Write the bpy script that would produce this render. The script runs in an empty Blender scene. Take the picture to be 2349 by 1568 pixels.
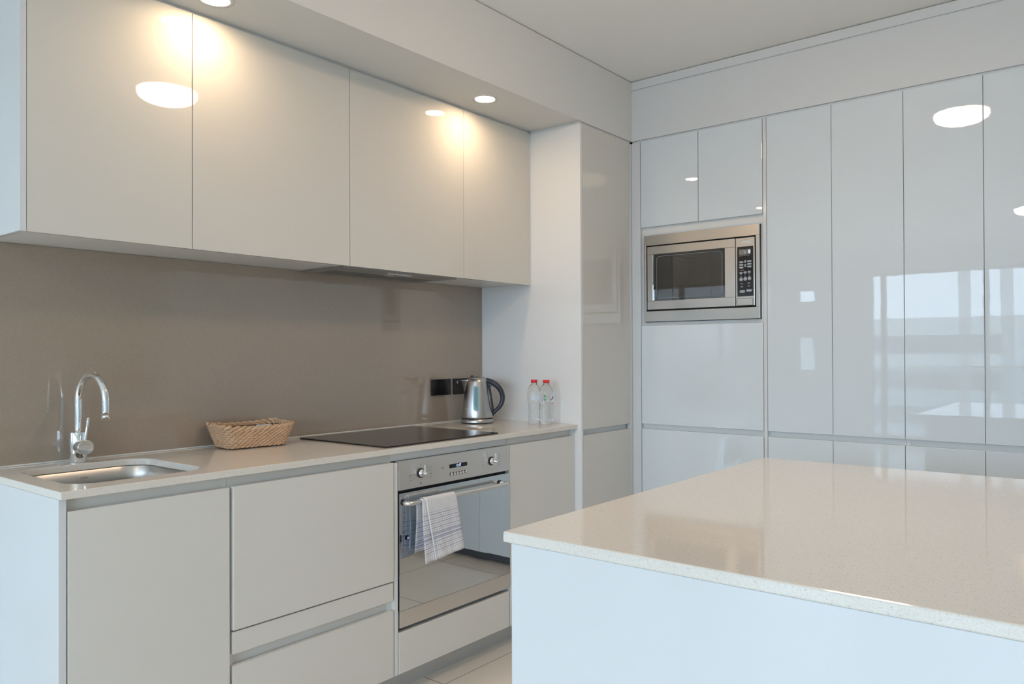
import bpy, bmesh, math, random
from mathutils import Vector, Matrix
random.seed(7)
S = bpy.context.scene
COL = S.collection
PI = math.pi

# ------------------------------------------------------------------ measures
ZW = 0.900          # worktop height
ZWb = 0.880
YW, YF = -0.600, -0.585        # worktop front, base door front
YT, YU = -0.619, -0.328        # tower / bulkhead face, wall cabinet door face
XT, XR = 2.161, 2.619          # tower side face, tall run face
ZU, ZS, ZC = 1.558, 2.304, 2.609
ZDT = 2.294                     # door tops
RZ0, RZ1 = 0.848, 0.874         # finger pull recess
IX0, IX1, IY0, IY1 = 0.328, 1.574, -1.717, -4.05

# ------------------------------------------------------------------ materials
def new_mat(name):
    m = bpy.data.materials.new(name); m.use_nodes = True
    nt = m.node_tree
    b = nt.nodes['Principled BSDF']
    return m, nt, b
def N(nt, t, **kw):
    n = nt.nodes.new(t)
    for k, v in kw.items(): setattr(n, k, v)
    return n
def math_node(nt, op, a, b=None, c=None):
    n = N(nt, 'ShaderNodeMath', operation=op)
    for i, x in enumerate((a, b, c)):
        if x is None: continue
        if isinstance(x, (int, float)): n.inputs[i].default_value = x
        else: nt.links.new(x, n.inputs[i])
    return n.outputs[0]
def mixc(nt, fac, a, b):
    n = N(nt, 'ShaderNodeMix', data_type='RGBA')
    def put(s, x):
        if isinstance(x, tuple): s.default_value = (*x[:3], 1)
        elif isinstance(x, (int, float)): s.default_value = x
        else: nt.links.new(x, s)
    put(n.inputs[0], fac); put(n.inputs[6], a); put(n.inputs[7], b)
    return n.outputs[2]
def objcoord(nt, scale=(1, 1, 1)):
    tc = N(nt, 'ShaderNodeTexCoord'); mp = N(nt, 'ShaderNodeMapping')
    mp.inputs['Scale'].default_value = scale
    nt.links.new(tc.outputs['Object'], mp.inputs[0])
    return mp.outputs[0]
def bump(nt, b, height, strength, dist=0.001):
    n = N(nt, 'ShaderNodeBump'); n.inputs['Strength'].default_value = strength
    n.inputs['Distance'].default_value = dist
    nt.links.new(height, n.inputs['Height']); nt.links.new(n.outputs[0], b.inputs['Normal'])
def noise(nt, vec, scale, detail=2):
    n = N(nt, 'ShaderNodeTexNoise'); n.inputs['Scale'].default_value = scale
    n.inputs['Detail'].default_value = detail
    nt.links.new(vec, n.inputs['Vector'])
    return n
def pmat(name, col, rough=0.5, metal=0.0, ior=1.45, nbump=None, coat=0, **kw):
    m, nt, b = new_mat(name)
    b.inputs['Base Color'].default_value = (*col, 1)
    b.inputs['Roughness'].default_value = rough
    b.inputs['Metallic'].default_value = metal
    b.inputs['IOR'].default_value = ior
    if coat:
        b.inputs['Coat Weight'].default_value = coat
        b.inputs['Coat Roughness'].default_value = 0.01
    if nbump:
        sc, st, d = nbump
        v = objcoord(nt)
        bump(nt, b, noise(nt, v, sc).outputs[0], st, d)
    # very slight tonal mottling keeps the material procedural and lifelike
    v = objcoord(nt)
    n = noise(nt, v, kw.get('mot', 3.0))
    f = math_node(nt, 'MULTIPLY', n.outputs[0], kw.get('motf', 0.06))
    nt.links.new(mixc(nt, f, tuple(col), tuple(c * 0.8 for c in col)), b.inputs['Base Color'])
    return m
def emis(name, col, strength):
    m, nt, b = new_mat(name)
    b.inputs['Base Color'].default_value = (0.02, 0.02, 0.02, 1)
    b.inputs['Emission Color'].default_value = (*col, 1)
    b.inputs['Emission Strength'].default_value = strength
    return m

M = {}
M['gloss'] = pmat('gloss_white_lacquer_cool_lit', (0.70, 0.762, 0.80), 0.012, ior=1.52, nbump=(55, 0.016, 0.0009))  # white doors, cool window daylight tinted into the colour
M['satin'] = pmat('satin_white_lacquer_warm_lit', (0.72, 0.70, 0.655), 0.22, ior=1.45)  # white base doors, warm lamplight mixed into the colour
M['upper'] = pmat('gloss_white_lacquer_warm_lit', (0.68, 0.655, 0.605), 0.02, ior=1.46, nbump=(24, 0.02, 0.001))  # same white as the other doors, lamp warmth put into its colour
M['carcass'] = pmat('white_melamine', (0.77, 0.77, 0.75), 0.3)
M['panel'] = pmat('white_panel', (0.70, 0.72, 0.73), 0.12, ior=1.45)
M['wall'] = pmat('white_wall_paint', (0.74, 0.74, 0.72), 0.7)
M['bulk'] = pmat('bulkhead_paint', (0.73, 0.725, 0.70), 0.45)
M['ceil'] = pmat('ceiling_paint', (0.92, 0.905, 0.87), 0.85, nbump=(260, 0.25, 0.001))
M['sidepanel'] = pmat('brightened_side_panel', (0.83, 0.83, 0.82), 0.10, ior=1.45)  # same white as the panels, lightened for the stronger light on this face
M['shadedkick'] = pmat('shaded_kickboard', (0.13, 0.13, 0.14), 0.4)  # kickboard colour darkened to carry the shade beneath the tall cabinets
M['kick'] = pmat('kickboard_aluminium', (0.55, 0.55, 0.53), 0.3, metal=0.35)
M['black'] = pmat('black_plastic', (0.012, 0.012, 0.014), 0.12)
M['mattblack'] = pmat('matt_black', (0.015, 0.015, 0.017), 0.5)
M['handlegrey'] = pmat('charcoal_plastic', (0.035, 0.043, 0.058), 0.25)
M['chrome'] = pmat('chrome', (0.86, 0.87, 0.88), 0.03, metal=1.0)
M['alu'] = pmat('satin_aluminium', (0.78, 0.77, 0.74), 0.28, metal=1.0)
M['red'] = pmat('red_plastic', (0.75, 0.03, 0.03), 0.35)
M['paper'] = pmat('white_paper', (0.82, 0.82, 0.82), 0.6)
M['label'] = pmat('bottle_label_print', (0.62, 0.72, 0.80), 0.35)
M['green'] = pmat('green_print', (0.04, 0.38, 0.13), 0.4)
M['blueink'] = pmat('blue_print', (0.02, 0.04, 0.22), 0.4)
M['greyink'] = pmat('grey_print', (0.17, 0.165, 0.16), 0.5)
M['paleink'] = pmat('pale_grey_print', (0.30, 0.295, 0.28), 0.5)
M['whiteink'] = pmat('white_print', (0.8, 0.82, 0.85), 0.5)
M['dimink'] = pmat('dim_print', (0.30, 0.28, 0.24), 0.4)
M['keys'] = pmat('grey_key', (0.33, 0.36, 0.40), 0.35)
M['gauge'] = pmat('gauge_plastic', (0.30, 0.50, 0.55), 0.15)
M['gauge2'] = pmat('gauge_inset', (0.16, 0.33, 0.38), 0.15)
M['sheer'] = None
M['sealant'] = pmat('sealant', (0.75, 0.75, 0.72), 0.4)
M['dispblue'] = emis('display_digits', (0.55, 0.75, 1.0), 2.2)
M['redled'] = pmat('red_indicator', (0.25, 0.03, 0.02), 0.3)

def brushed(name, col, rough, scale, aniso=0.0, metal=1.0):
    m, nt, b = new_mat(name)
    v = objcoord(nt, scale)
    n = noise(nt, v, 1.0, 3)
    r = math_node(nt, 'MULTIPLY_ADD', n.outputs[0], 0.06, rough - 0.03)
    nt.links.new(r, b.inputs['Roughness'])
    nt.links.new(mixc(nt, n.outputs[0], tuple(c * 0.965 for c in col), tuple(min(1, c * 1.03) for c in col)), b.inputs['Base Color'])
    b.inputs['Metallic'].default_value = metal
    bump(nt, b, n.outputs[0], 0.004, 0.0003)
    return m
M['steel'] = brushed('brushed_steel', (0.56, 0.515, 0.47), 0.22, (900, 8, 900))
M['steelx'] = brushed('brushed_steel_panel', (0.72, 0.69, 0.66), 0.34, (8, 900, 900), metal=0.9)
M['steelv'] = brushed('brushed_steel_kettle', (0.50, 0.485, 0.47), 0.30, (700, 700, 10))
M['sink'] = brushed('sink_steel', (0.58, 0.56, 0.53), 0.33, (60, 60, 500))
M['darkfilter'] = None

def quartz():
    m, nt, b = new_mat('speckled_quartz')
    v = objcoord(nt)
    vo = N(nt, 'ShaderNodeTexVoronoi'); vo.inputs['Scale'].default_value = 300
    nt.links.new(v, vo.inputs['Vector'])
    nn = noise(nt, v, 170, 2)
    big = math_node(nt, 'MULTIPLY', math_node(nt, 'LESS_THAN', vo.outputs['Distance'], 0.36),
                    math_node(nt, 'GREATER_THAN', nn.outputs[0], 0.64))
    vo2 = N(nt, 'ShaderNodeTexVoronoi'); vo2.inputs['Scale'].default_value = 520
    nt.links.new(v, vo2.inputs['Vector'])
    sep = N(nt, 'ShaderNodeSeparateColor'); nt.links.new(vo2.outputs['Color'], sep.inputs[0])
    sm = math_node(nt, 'MULTIPLY', math_node(nt, 'GREATER_THAN', sep.outputs[0], 0.82), 0.30)
    wh = math_node(nt, 'MULTIPLY', math_node(nt, 'LESS_THAN', sep.outputs[0], 0.22), 0.5)
    c0 = mixc(nt, wh, (0.755, 0.712, 0.65), (0.79, 0.75, 0.695))
    c1 = mixc(nt, sm, c0, (0.56, 0.53, 0.48))
    c2 = mixc(nt, math_node(nt, 'MULTIPLY', big, 0.55), c1, (0.30, 0.31, 0.31))
    nt.links.new(c2, b.inputs['Base Color'])
    b.inputs['Roughness'].default_value = 0.06; b.inputs['IOR'].default_value = 1.52
    bump(nt, b, noise(nt, v, 60).outputs[0], 0.03, 0.0008)
    return m
M['quartz'] = quartz()

def splash():
    m, nt, b = new_mat('back_painted_glass')
    v = objcoord(nt)
    n = noise(nt, v, 420, 3)
    nt.links.new(mixc(nt, n.outputs[0], (0.29, 0.226, 0.172), (0.44, 0.355, 0.278)), b.inputs['Base Color'])
    b.inputs['Roughness'].default_value = 0.45; b.inputs['Metallic'].default_value = 0.15
    b.inputs['Coat Weight'].default_value = 1; b.inputs['Coat Roughness'].default_value = 0.0
    b.inputs['Coat IOR'].default_value = 1.7
    return m
M['splash'] = splash()

def floor_mat():
    m, nt, b = new_mat('large_floor_tile')
    tc = N(nt, 'ShaderNodeTexCoord'); sp = N(nt, 'ShaderNodeSeparateXYZ')
    nt.links.new(tc.outputs['Object'], sp.inputs[0])
    def joint(o, off):
        f = math_node(nt, 'FRACT', math_node(nt, 'ADD', math_node(nt, 'DIVIDE', math_node(nt, 'SUBTRACT', o, off), 0.6), 20.0))
        a = math_node(nt, 'LESS_THAN', f, 0.005)
        return a
    j = math_node(nt, 'MAXIMUM', joint(sp.outputs[0], 1.288), joint(sp.outputs[1], -0.602))
    n = noise(nt, tc.outputs['Object'], 2.2, 5)
    c = mixc(nt, n.outputs[0], (0.74, 0.66, 0.57), (0.84, 0.77, 0.68))
    nt.links.new(mixc(nt, j, c, (0.17, 0.15, 0.13)), b.inputs['Base Color'])
    b.inputs['Roughness'].default_value = 0.18
    return m
M['floor'] = floor_mat()

def thin_glass(name, tint=(1, 1, 1), refl=0.06):
    m = bpy.data.materials.new(name); m.use_nodes = True; nt = m.node_tree
    nt.nodes.clear()
    out = N(nt, 'ShaderNodeOutputMaterial'); mx = N(nt, 'ShaderNodeMixShader')
    tr = N(nt, 'ShaderNodeBsdfTransparent'); gl = N(nt, 'ShaderNodeBsdfGlossy')
    tr.inputs[0].default_value = (*tint, 1); gl.inputs['Roughness'].default_value = 0.0
    mx.inputs[0].default_value = refl
    nt.links.new(tr.outputs[0], mx.inputs[1]); nt.links.new(gl.outputs[0], mx.inputs[2])
    nt.links.new(mx.outputs[0], out.inputs[0])
    return m
M['pane'] = thin_glass('window_glass', (0.97, 0.99, 0.985), 0.04)
M['mwglass'] = thin_glass('microwave_window_glass', (0.52, 0.50, 0.48), 0.12)

def oven_glass():
    m = bpy.data.materials.new('mirrored_oven_glass'); m.use_nodes = True; nt = m.node_tree
    nt.nodes.clear()
    out = N(nt, 'ShaderNodeOutputMaterial'); mx = N(nt, 'ShaderNodeMixShader')
    tr = N(nt, 'ShaderNodeBsdfTransparent'); gl = N(nt, 'ShaderNodeBsdfGlossy')
    tr.inputs[0].default_value = (0.22, 0.20, 0.17, 1)
    gl.inputs[0].default_value = (0.86, 0.93, 0.98, 1); gl.inputs['Roughness'].default_value = 0.0
    v = objcoord(nt, (1, 1, 1))
    bp = N(nt, 'ShaderNodeBump'); bp.inputs['Strength'].default_value = 0.12; bp.inputs['Distance'].default_value = 0.002
    nt.links.new(noise(nt, v, 7, 1).outputs[0], bp.inputs['Height'])
    nt.links.new(bp.outputs[0], gl.inputs['Normal'])
    mx.inputs[0].default_value = 0.74
    nt.links.new(tr.outputs[0], mx.inputs[1]); nt.links.new(gl.outputs[0], mx.inputs[2])
    nt.links.new(mx.outputs[0], out.inputs[0])
    return m
M['ovenglass'] = oven_glass()
M['hob'] = pmat('black_ceramic_glass', (0.012, 0.012, 0.013), 0.02, ior=1.47)
M['enamel'] = pmat('dark_enamel', (0.03, 0.03, 0.032), 0.3)
M['cavity'] = pmat('microwave_cavity_enamel', (0.55, 0.53, 0.50), 0.35)
M['wire'] = pmat('rack_wire', (0.8, 0.75, 0.6), 0.3, metal=0.6)

def bottle_glass():
    m, nt, b = new_mat('clear_plastic_and_water')
    b.inputs['Base Color'].default_value = (0.97, 0.985, 0.98, 1)
    b.inputs['Transmission Weight'].default_value = 1; b.inputs['Roughness'].default_value = 0.0
    b.inputs['IOR'].default_value = 1.33
    return m
M['bottle'] = bottle_glass()

def filter_mat():
    m, nt, b = new_mat('aluminium_grease_filter')
    tc = N(nt, 'ShaderNodeTexCoord')
    mp = N(nt, 'ShaderNodeMapping'); mp.inputs['Rotation'].default_value = (0, 0, PI / 4)
    nt.links.new(tc.outputs['Object'], mp.inputs[0])
    ch = N(nt, 'ShaderNodeTexChecker'); ch.inputs['Scale'].default_value = 260
    nt.links.new(mp.outputs[0], ch.inputs[0])
    nt.links.new(mixc(nt, ch.outputs['Fac'], (0.08, 0.08, 0.08), (0.36, 0.36, 0.34)), b.inputs['Base Color'])
    b.inputs['Metallic'].default_value = 0.6; b.inputs['Roughness'].default_value = 0.45
    bump(nt, b, ch.outputs['Fac'], 0.6, 0.001)
    return m
M['darkfilter'] = filter_mat()

def basket_mat():
    m, nt, b = new_mat('woven_seagrass')
    v = objcoord(nt)
    n = noise(nt, v, 45, 3); n2 = noise(nt, v, 600, 2)
    c = mixc(nt, n.outputs[0], (0.52, 0.31, 0.165), (0.76, 0.53, 0.36))
    c = mixc(nt, math_node(nt, 'MULTIPLY', n2.outputs[0], 0.3), c, (0.34, 0.19, 0.08))
    nt.links.new(c, b.inputs['Base Color']); b.inputs['Roughness'].default_value = 0.6
    bump(nt, b, n2.outputs[0], 0.3, 0.001)
    return m
M['basket'] = basket_mat()
M['basketdark'] = pmat('basket_lining', (0.16, 0.09, 0.045), 0.8)

def towel_mat():
    m, nt, b = new_mat('checked_cotton')
    uv = N(nt, 'ShaderNodeTexCoord'); sp = N(nt, 'ShaderNodeSeparateXYZ')
    nt.links.new(uv.outputs['UV'], sp.inputs[0])
    u, v = sp.outputs[0], sp.outputs[1]
    def line(c, p, w, ph=0.0):
        f = math_node(nt, 'FRACT', math_node(nt, 'ADD', math_node(nt, 'DIVIDE', c, p), 10 + ph))
        return math_node(nt, 'LESS_THAN', f, w)
    def rng(c, a, bb):
        return math_node(nt, 'MULTIPLY', math_node(nt, 'GREATER_THAN', c, a), math_node(nt, 'LESS_THAN', c, bb))
    av = math_node(nt, 'ABSOLUTE', v)
    vert = math_node(nt, 'MULTIPLY', line(u, 0.0084, 0.14), 0.50)
    gridzone = rng(av, 0.070, 0.222)
    h1 = math_node(nt, 'MULTIPLY', math_node(nt, 'MULTIPLY', line(v, 0.0160, 0.12), gridzone), 0.75)
    h2 = math_node(nt, 'MULTIPLY', math_node(nt, 'MULTIPLY', line(v, 0.0160, 0.08, 0.5), gridzone), 0.45)
    band = math_node(nt, 'MULTIPLY', math_node(nt, 'MAXIMUM', rng(av, 0.147, 0.154), rng(av, 0.161, 0.168)), 0.42)
    k = math_node(nt, 'MAXIMUM', math_node(nt, 'MAXIMUM', vert, h1), math_node(nt, 'MAXIMUM', h2, band))
    nt.links.new(mixc(nt, k, (0.80, 0.79, 0.79), (0.03, 0.075, 0.33)), b.inputs['Base Color'])
    b.inputs['Roughness'].default_value = 0.9
    bump(nt, b, noise(nt, objcoord(nt), 900, 2).outputs[0], 0.4, 0.001)
    return m
M['towel'] = towel_mat()
M['hem'] = pmat('white_hem', (0.85, 0.86, 0.88), 0.9)
M['navy'] = pmat('navy_tag', (0.02, 0.03, 0.09), 0.8)

def sheer_mat():
    m = bpy.data.materials.new('sheer_curtain'); m.use_nodes = True; nt = m.node_tree
    nt.nodes.clear()
    out = N(nt, 'ShaderNodeOutputMaterial'); mx = N(nt, 'ShaderNodeMixShader'); ad = N(nt, 'ShaderNodeMixShader')
    tr = N(nt, 'ShaderNodeBsdfTransparent'); tl = N(nt, 'ShaderNodeBsdfTranslucent'); df = N(nt, 'ShaderNodeBsdfDiffuse')
    tl.inputs[0].default_value = (0.55, 0.6, 0.65, 1); df.inputs[0].default_value = (0.6, 0.62, 0.64, 1)
    nt.links.new(tl.outputs[0], ad.inputs[1]); nt.links.new(df.outputs[0], ad.inputs[2])
    mx.inputs[0].default_value = 0.75
    nt.links.new(tr.outputs[0], mx.inputs[1]); nt.links.new(ad.outputs[0], mx.inputs[2])
    nt.links.new(mx.outputs[0], out.inputs[0])
    return m
M['sheer'] = sheer_mat()

# ------------------------------------------------------------------ mesh helpers
ORG = {}
def new_bm(): return bmesh.new()
def add_box(bm, x0, x1, y0, y1, z0, z1, bev=0.0, seg=2):
    x0, x1 = sorted((x0, x1)); y0, y1 = sorted((y0, y1)); z0, z1 = sorted((z0, z1))
    t = bmesh.new()
    vs = [t.verts.new((x, y, z)) for x in (x0, x1) for y in (y0, y1) for z in (z0, z1)]
    for f in ((0, 1, 3, 2), (4, 6, 7, 5), (0, 4, 5, 1), (2, 3, 7, 6), (0, 2, 6, 4), (1, 5, 7, 3)):
        t.faces.new([vs[i] for i in f])
    if bev > 0:
        bmesh.ops.bevel(t, geom=list(t.edges), offset=bev, segments=seg, profile=0.5, affect='EDGES')
    merge(bm, t)
def merge(bm, t):
    mp = {}
    for v in t.verts: mp[v] = bm.verts.new(v.co)
    for f in t.faces:
        try:
            nf = bm.faces.new([mp[v] for v in f.verts]); nf.smooth = f.smooth; nf.material_index = f.material_index
        except ValueError: pass
    t.free()
def frame_from(d):
    d = Vector(d).normalized()
    a = Vector((0, 0, 1)) if abs(d.z) < 0.95 else Vector((1, 0, 0))
    x = a.cross(d).normalized(); y = d.cross(x)
    return x, y, d
def add_cyl(bm, p0, p1, r0, r1=None, n=32, bev=0.0, smooth=True):
    r1 = r0 if r1 is None else r1
    p0, p1 = Vector(p0), Vector(p1); x, y, d = frame_from(p1 - p0); L = (p1 - p0).length
    prof = [(0, r0), (L, r1)]
    if bev: prof = [(0, r0 - bev), (bev * .3, r0 - bev * .3), (bev, r0), (L - bev, r1), (L - bev * .3, r1 - bev * .3), (L, r1 - bev)]
    rings = []
    for s, r in prof:
        rings.append([bm.verts.new(p0 + d * s + (x * math.cos(2 * PI * k / n) + y * math.sin(2 * PI * k / n)) * r) for k in range(n)])
    for a, b in zip(rings, rings[1:]):
        for k in range(n):
            f = bm.faces.new((a[k], a[(k + 1) % n], b[(k + 1) % n], b[k])); f.smooth = smooth
    bm.faces.new(rings[0][::-1]); bm.faces.new(rings[-1])
def add_lathe(bm, c, prof, n=48, cap0=True, cap1=True):
    c = Vector(c); rings = []
    for r, z in prof:
        rings.append([bm.verts.new(c + Vector((r * math.cos(2 * PI * k / n), r * math.sin(2 * PI * k / n), z))) for k in range(n)])
    for a, b in zip(rings, rings[1:]):
        for k in range(n):
            f = bm.faces.new((a[k], a[(k + 1) % n], b[(k + 1) % n], b[k])); f.smooth = True
    if cap0: bm.faces.new(rings[0][::-1])
    if cap1: bm.faces.new(rings[-1])
def add_tube(bm, pts, r, n=16, cap=True, flat=1.0, side=None):
    """sweep an ellipse along a path; r a number or list; flat scales across 'side'"""
    pts = [Vector(p) for p in pts]; m = len(pts)
    rs = r if isinstance(r, (list, tuple)) else [r] * m
    T = []
    for i in range(m):
        a = pts[max(0, i - 1)]; b = pts[min(m - 1, i + 1)]
        T.append((b - a).normalized())
    nx = side if side is not None else frame_from(T[0])[0]
    nx = Vector(nx); rings = []
    for i in range(m):
        nx = (nx - T[i] * nx.dot(T[i])).normalized(); ny = T[i].cross(nx)
        rings.append([bm.verts.new(pts[i] + nx * math.cos(2 * PI * k / n) * rs[i] * flat + ny * math.sin(2 * PI * k / n) * rs[i]) for k in range(n)])
    for a, b in zip(rings, rings[1:]):
        for k in range(n):
            f = bm.faces.new((a[k], a[(k + 1) % n], b[(k + 1) % n], b[k])); f.smooth = True
    if cap:
        bm.faces.new(rings[0][::-1]); bm.faces.new(rings[-1])
def add_ball(bm, c, r, sc=(1, 1, 1), rot=None, u=12, v=8):
    t = bmesh.new(); bmesh.ops.create_uvsphere(t, u_segments=u, v_segments=v, radius=r)
    for w in t.verts:
        p = Vector((w.co.x * sc[0], w.co.y * sc[1], w.co.z * sc[2]))
        if rot is not None: p = rot @ p
        w.co = p + Vector(c)
    for f in t.faces: f.smooth = True
    merge(bm, t)
def rrect(x0, x1, y0, y1, r, n=8):
    pts = []
    for cx, cy, a0 in ((x1 - r, y1 - r, 0), (x0 + r, y1 - r, 90), (x0 + r, y0 + r, 180), (x1 - r, y0 + r, 270)):
        for k in range(n + 1):
            a = math.radians(a0 + 90 * k / n); pts.append((cx + r * math.cos(a), cy + r * math.sin(a)))
    return pts
def add_prism(bm, pts, mapf, d0, d1, smooth_side=False):
    """extrude a closed 2-D outline; mapf(u, v, d) -> xyz"""
    a = [bm.verts.new(mapf(u, v, d0)) for u, v in pts]; b = [bm.verts.new(mapf(u, v, d1)) for u, v in pts]
    n = len(pts)
    for k in range(n):
        f = bm.faces.new((a[k], a[(k + 1) % n], b[(k + 1) % n], b[k])); f.smooth = smooth_side
    bm.faces.new(a[::-1]); bm.faces.new(b)
def add_text(bm, s, size, mapf, d, align='CENTER', thick=0.0, shear=0.0):
    cu = bpy.data.curves.new('t', 'FONT'); cu.body = s; cu.size = size; cu.align_x = align; cu.align_y = 'CENTER'; cu.shear = shear
    cu.resolution_u = 3
    if thick: cu.offset = thick
    o = bpy.data.objects.new('t', cu); COL.objects.link(o)
    dg = bpy.context.evaluated_depsgraph_get(); dg.update()
    me = bpy.data.meshes.new_from_object(o.evaluated_get(dg))
    mp = [bm.verts.new(mapf(v.co.x, v.co.y, d)) for v in me.vertices]
    for p in me.polygons:
        try: bm.faces.new([mp[i] for i in p.vertices])
        except ValueError: pass
    bpy.data.objects.remove(o); bpy.data.meshes.remove(me); bpy.data.curves.remove(cu)
def origin(o):
    return ORG.get(o.name, Vector((0, 0, 0)))
def obj(name, bm, m, parent=None, label=None, recalc=True):
    if recalc: bmesh.ops.recalc_face_normals(bm, faces=list(bm.faces))
    me = bpy.data.meshes.new(name)
    off = origin(parent) if parent else Vector((0, 0, 0))
    if parent is None and name not in ():
        # single-mesh thing: origin at the middle of its base
        xs = [v.co.x for v in bm.verts]; ys = [v.co.y for v in bm.verts]; zs = [v.co.z for v in bm.verts]
        off = Vector(((min(xs) + max(xs)) / 2, (min(ys) + max(ys)) / 2, min(zs)))
    for v in bm.verts: v.co -= off
    bm.to_mesh(me); bm.free()
    mats = m if isinstance(m, (list, tuple)) else [m]
    for k in mats: me.materials.append(k)
    o = bpy.data.objects.new(name, me); COL.objects.link(o)
    if parent: o.parent = parent; ORG[o.name] = off
    else: o.location = off; ORG[o.name] = off
    if label: o['label'] = label
    return o
def thing(name, label, cat, loc, group=None):
    o = bpy.data.objects.new(name, None); COL.objects.link(o); o.location = loc
    o.empty_display_size = 0.05
    o['label'] = label; o['category'] = cat
    if group: o['group'] = group
    ORG[o.name] = Vector(loc)
    return o
def tag(o, label, cat, group=None):
    o['label'] = label; o['category'] = cat
    if group: o['group'] = group
    return o
def struct(name, bm, m, parent=None):
    o = obj(name, bm, m, parent)
    if parent is None: o['kind'] = 'structure'
    return o
def box(name, m, parent, x0, x1, y0, y1, z0, z1, bev=0.0, label=None):
    bm = new_bm(); add_box(bm, x0, x1, y0, y1, z0, z1, bev)
    return obj(name, bm, m, parent, label)

# ------------------------------------------------------------------ room shell
XW = -5.0; YN = 1.7; YS = -6.0; XE = 3.28
def slab(name, m, *a, extra=()):
    bm = new_bm(); add_box(bm, *a)
    for e in extra: add_box(bm, *e)
    return struct(name, bm, m)
bm = new_bm(); add_box(bm, XW - 0.15, XE + 0.1, YS - 0.1, YN + 0.1, -0.12, 0.0)
fl = obj('floor', bm, M['floor'], None); fl['kind'] = 'structure'
# keep tile layout in world coordinates: move the origin to the world origin
d = fl.location.copy(); fl.data.transform(Matrix.Translation(d)); fl.location = (0, 0, 0)
slab('ceiling', M['ceil'], XW - 0.15, XE + 0.1, YS - 0.1, YN + 0.1, ZC, ZC + 0.12)
slab('wall_back', M['wall'], 0.0, XE, 0.0, 0.12, 0, ZC)
slab('wall_alcove', M['wall'], -0.12, 0.0, 0.0, YN, 0, ZC)
slab('wall_north', M['wall'], XW, -0.12, YN, YN + 0.1, 0, ZC)
slab('wall_right', M['wall'], XE, XE + 0.1, YS, 0.12, 0, ZC)
slab('wall_front', M['wall'], XW, XE, YS - 0.1, YS, 0, ZC)
WY0, WY1, WZ0, WZ1 = -5.6, 0.216, 0.06, 2.31
wy2 = (0.97, 1.22)
slab('wall_left', M['wall'], XW - 0.15, XW, YS, WY0, 0, ZC, extra=(
    (XW - 0.15, XW, WY0, WY1, 0, WZ0), (XW - 0.15, XW, WY0, WY1, WZ1, ZC),
    (XW - 0.15, XW, WY1, wy2[0], 0, ZC), (XW - 0.15, XW, wy2[1], YN, 0, ZC),
    (XW - 0.15, XW, wy2[0], wy2[1], 0, 0.96), (XW - 0.15, XW, wy2[0], wy2[1], 1.46, 1.94),
    (XW - 0.15, XW, wy2[0], wy2[1], 2.12, ZC)))
# big sliding glazing
def window(n, y0, y1, z0, z1, mull, fw=0.05):
    w = bpy.data.objects.new('window_%d' % n, None); COL.objects.link(w)
    w.location = (XW - 0.08, (y0 + y1) / 2, z0); w['kind'] = 'structure'; ORG[w.name] = Vector(w.location)
    bm = new_bm(); x0, x1 = XW - 0.11, XW - 0.05
    add_box(bm, x0, x1, y0, y0 + fw, z0, z1); add_box(bm, x0, x1, y1 - fw * .3, y1, z0, z1)
    add_box(bm, x0, x1, y0 + fw, y1 - fw * .3, z0, z0 + fw); add_box(bm, x0, x1, y0 + fw, y1 - fw * .3, z1 - fw, z1)
    for my in mull: add_box(bm, x0, x1, my - 0.033, my + 0.033, z0 + fw, z1 - fw)
    obj('window_frame', bm, M['handlegrey'], w)
    bm = new_bm(); add_box(bm, XW - 0.083, XW - 0.079, y0 + fw, y1 - fw * .3, z0 + fw, z1 - fw)
    obj('window_pane', bm, M['pane'], w)
window(1, WY0, WY1, WZ0, WZ1, (0.065, -1.15, -2.45, -3.75, -4.9))
window(2, wy2[0], wy2[1], 1.94, 2.12, (), 0.015)
window(3, wy2[0], wy2[1], 0.96, 1.46, (), 0.02)

def curtain(y0, y1, label, n):
    bm = new_bm(); k = int((y1 - y0) / 0.012); cols = []
    zs = [0.03, 0.5, 1.0, 1.5, 2.0, 2.40]
    for i in range(k + 1):
        y = y0 + (y1 - y0) * i / k
        col = []
        for j, z in enumerate(zs):
            amp = 0.035 * (1.15 - 0.25 * j / 5)
            x = XW + 0.12 + amp * math.sin(i * 0.55 + 0.25 * math.sin(z * 2.1 + n)) + 0.01 * math.sin(z * 3 + i * .1)
            col.append(bm.verts.new((x, y + 0.03 * math.sin(z * 1.7 + n) * (1 - z / 2.4), z)))
        cols.append(col)
    for a, b in zip(cols, cols[1:]):
        for j in range(len(zs) - 1):
            f = bm.faces.new((a[j], b[j], b[j + 1], a[j + 1])); f.smooth = True
    o = obj('sheer_curtain', bm, M['sheer'])
    tag(o, label, 'curtain', 'sheer curtains at the big window')
curtain(-1.00, -0.86, 'narrow sheer curtain gathered left of the others, mirrored in the tall doors', 1)
curtain(-1.46, -1.32, 'narrow sheer curtain gathered beside the right-hand glazing bar, mirrored in the tall doors', 2)
curtain(-5.75, -5.2, 'wide sheer curtain bunched at the far end of the big window', 3)

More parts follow.
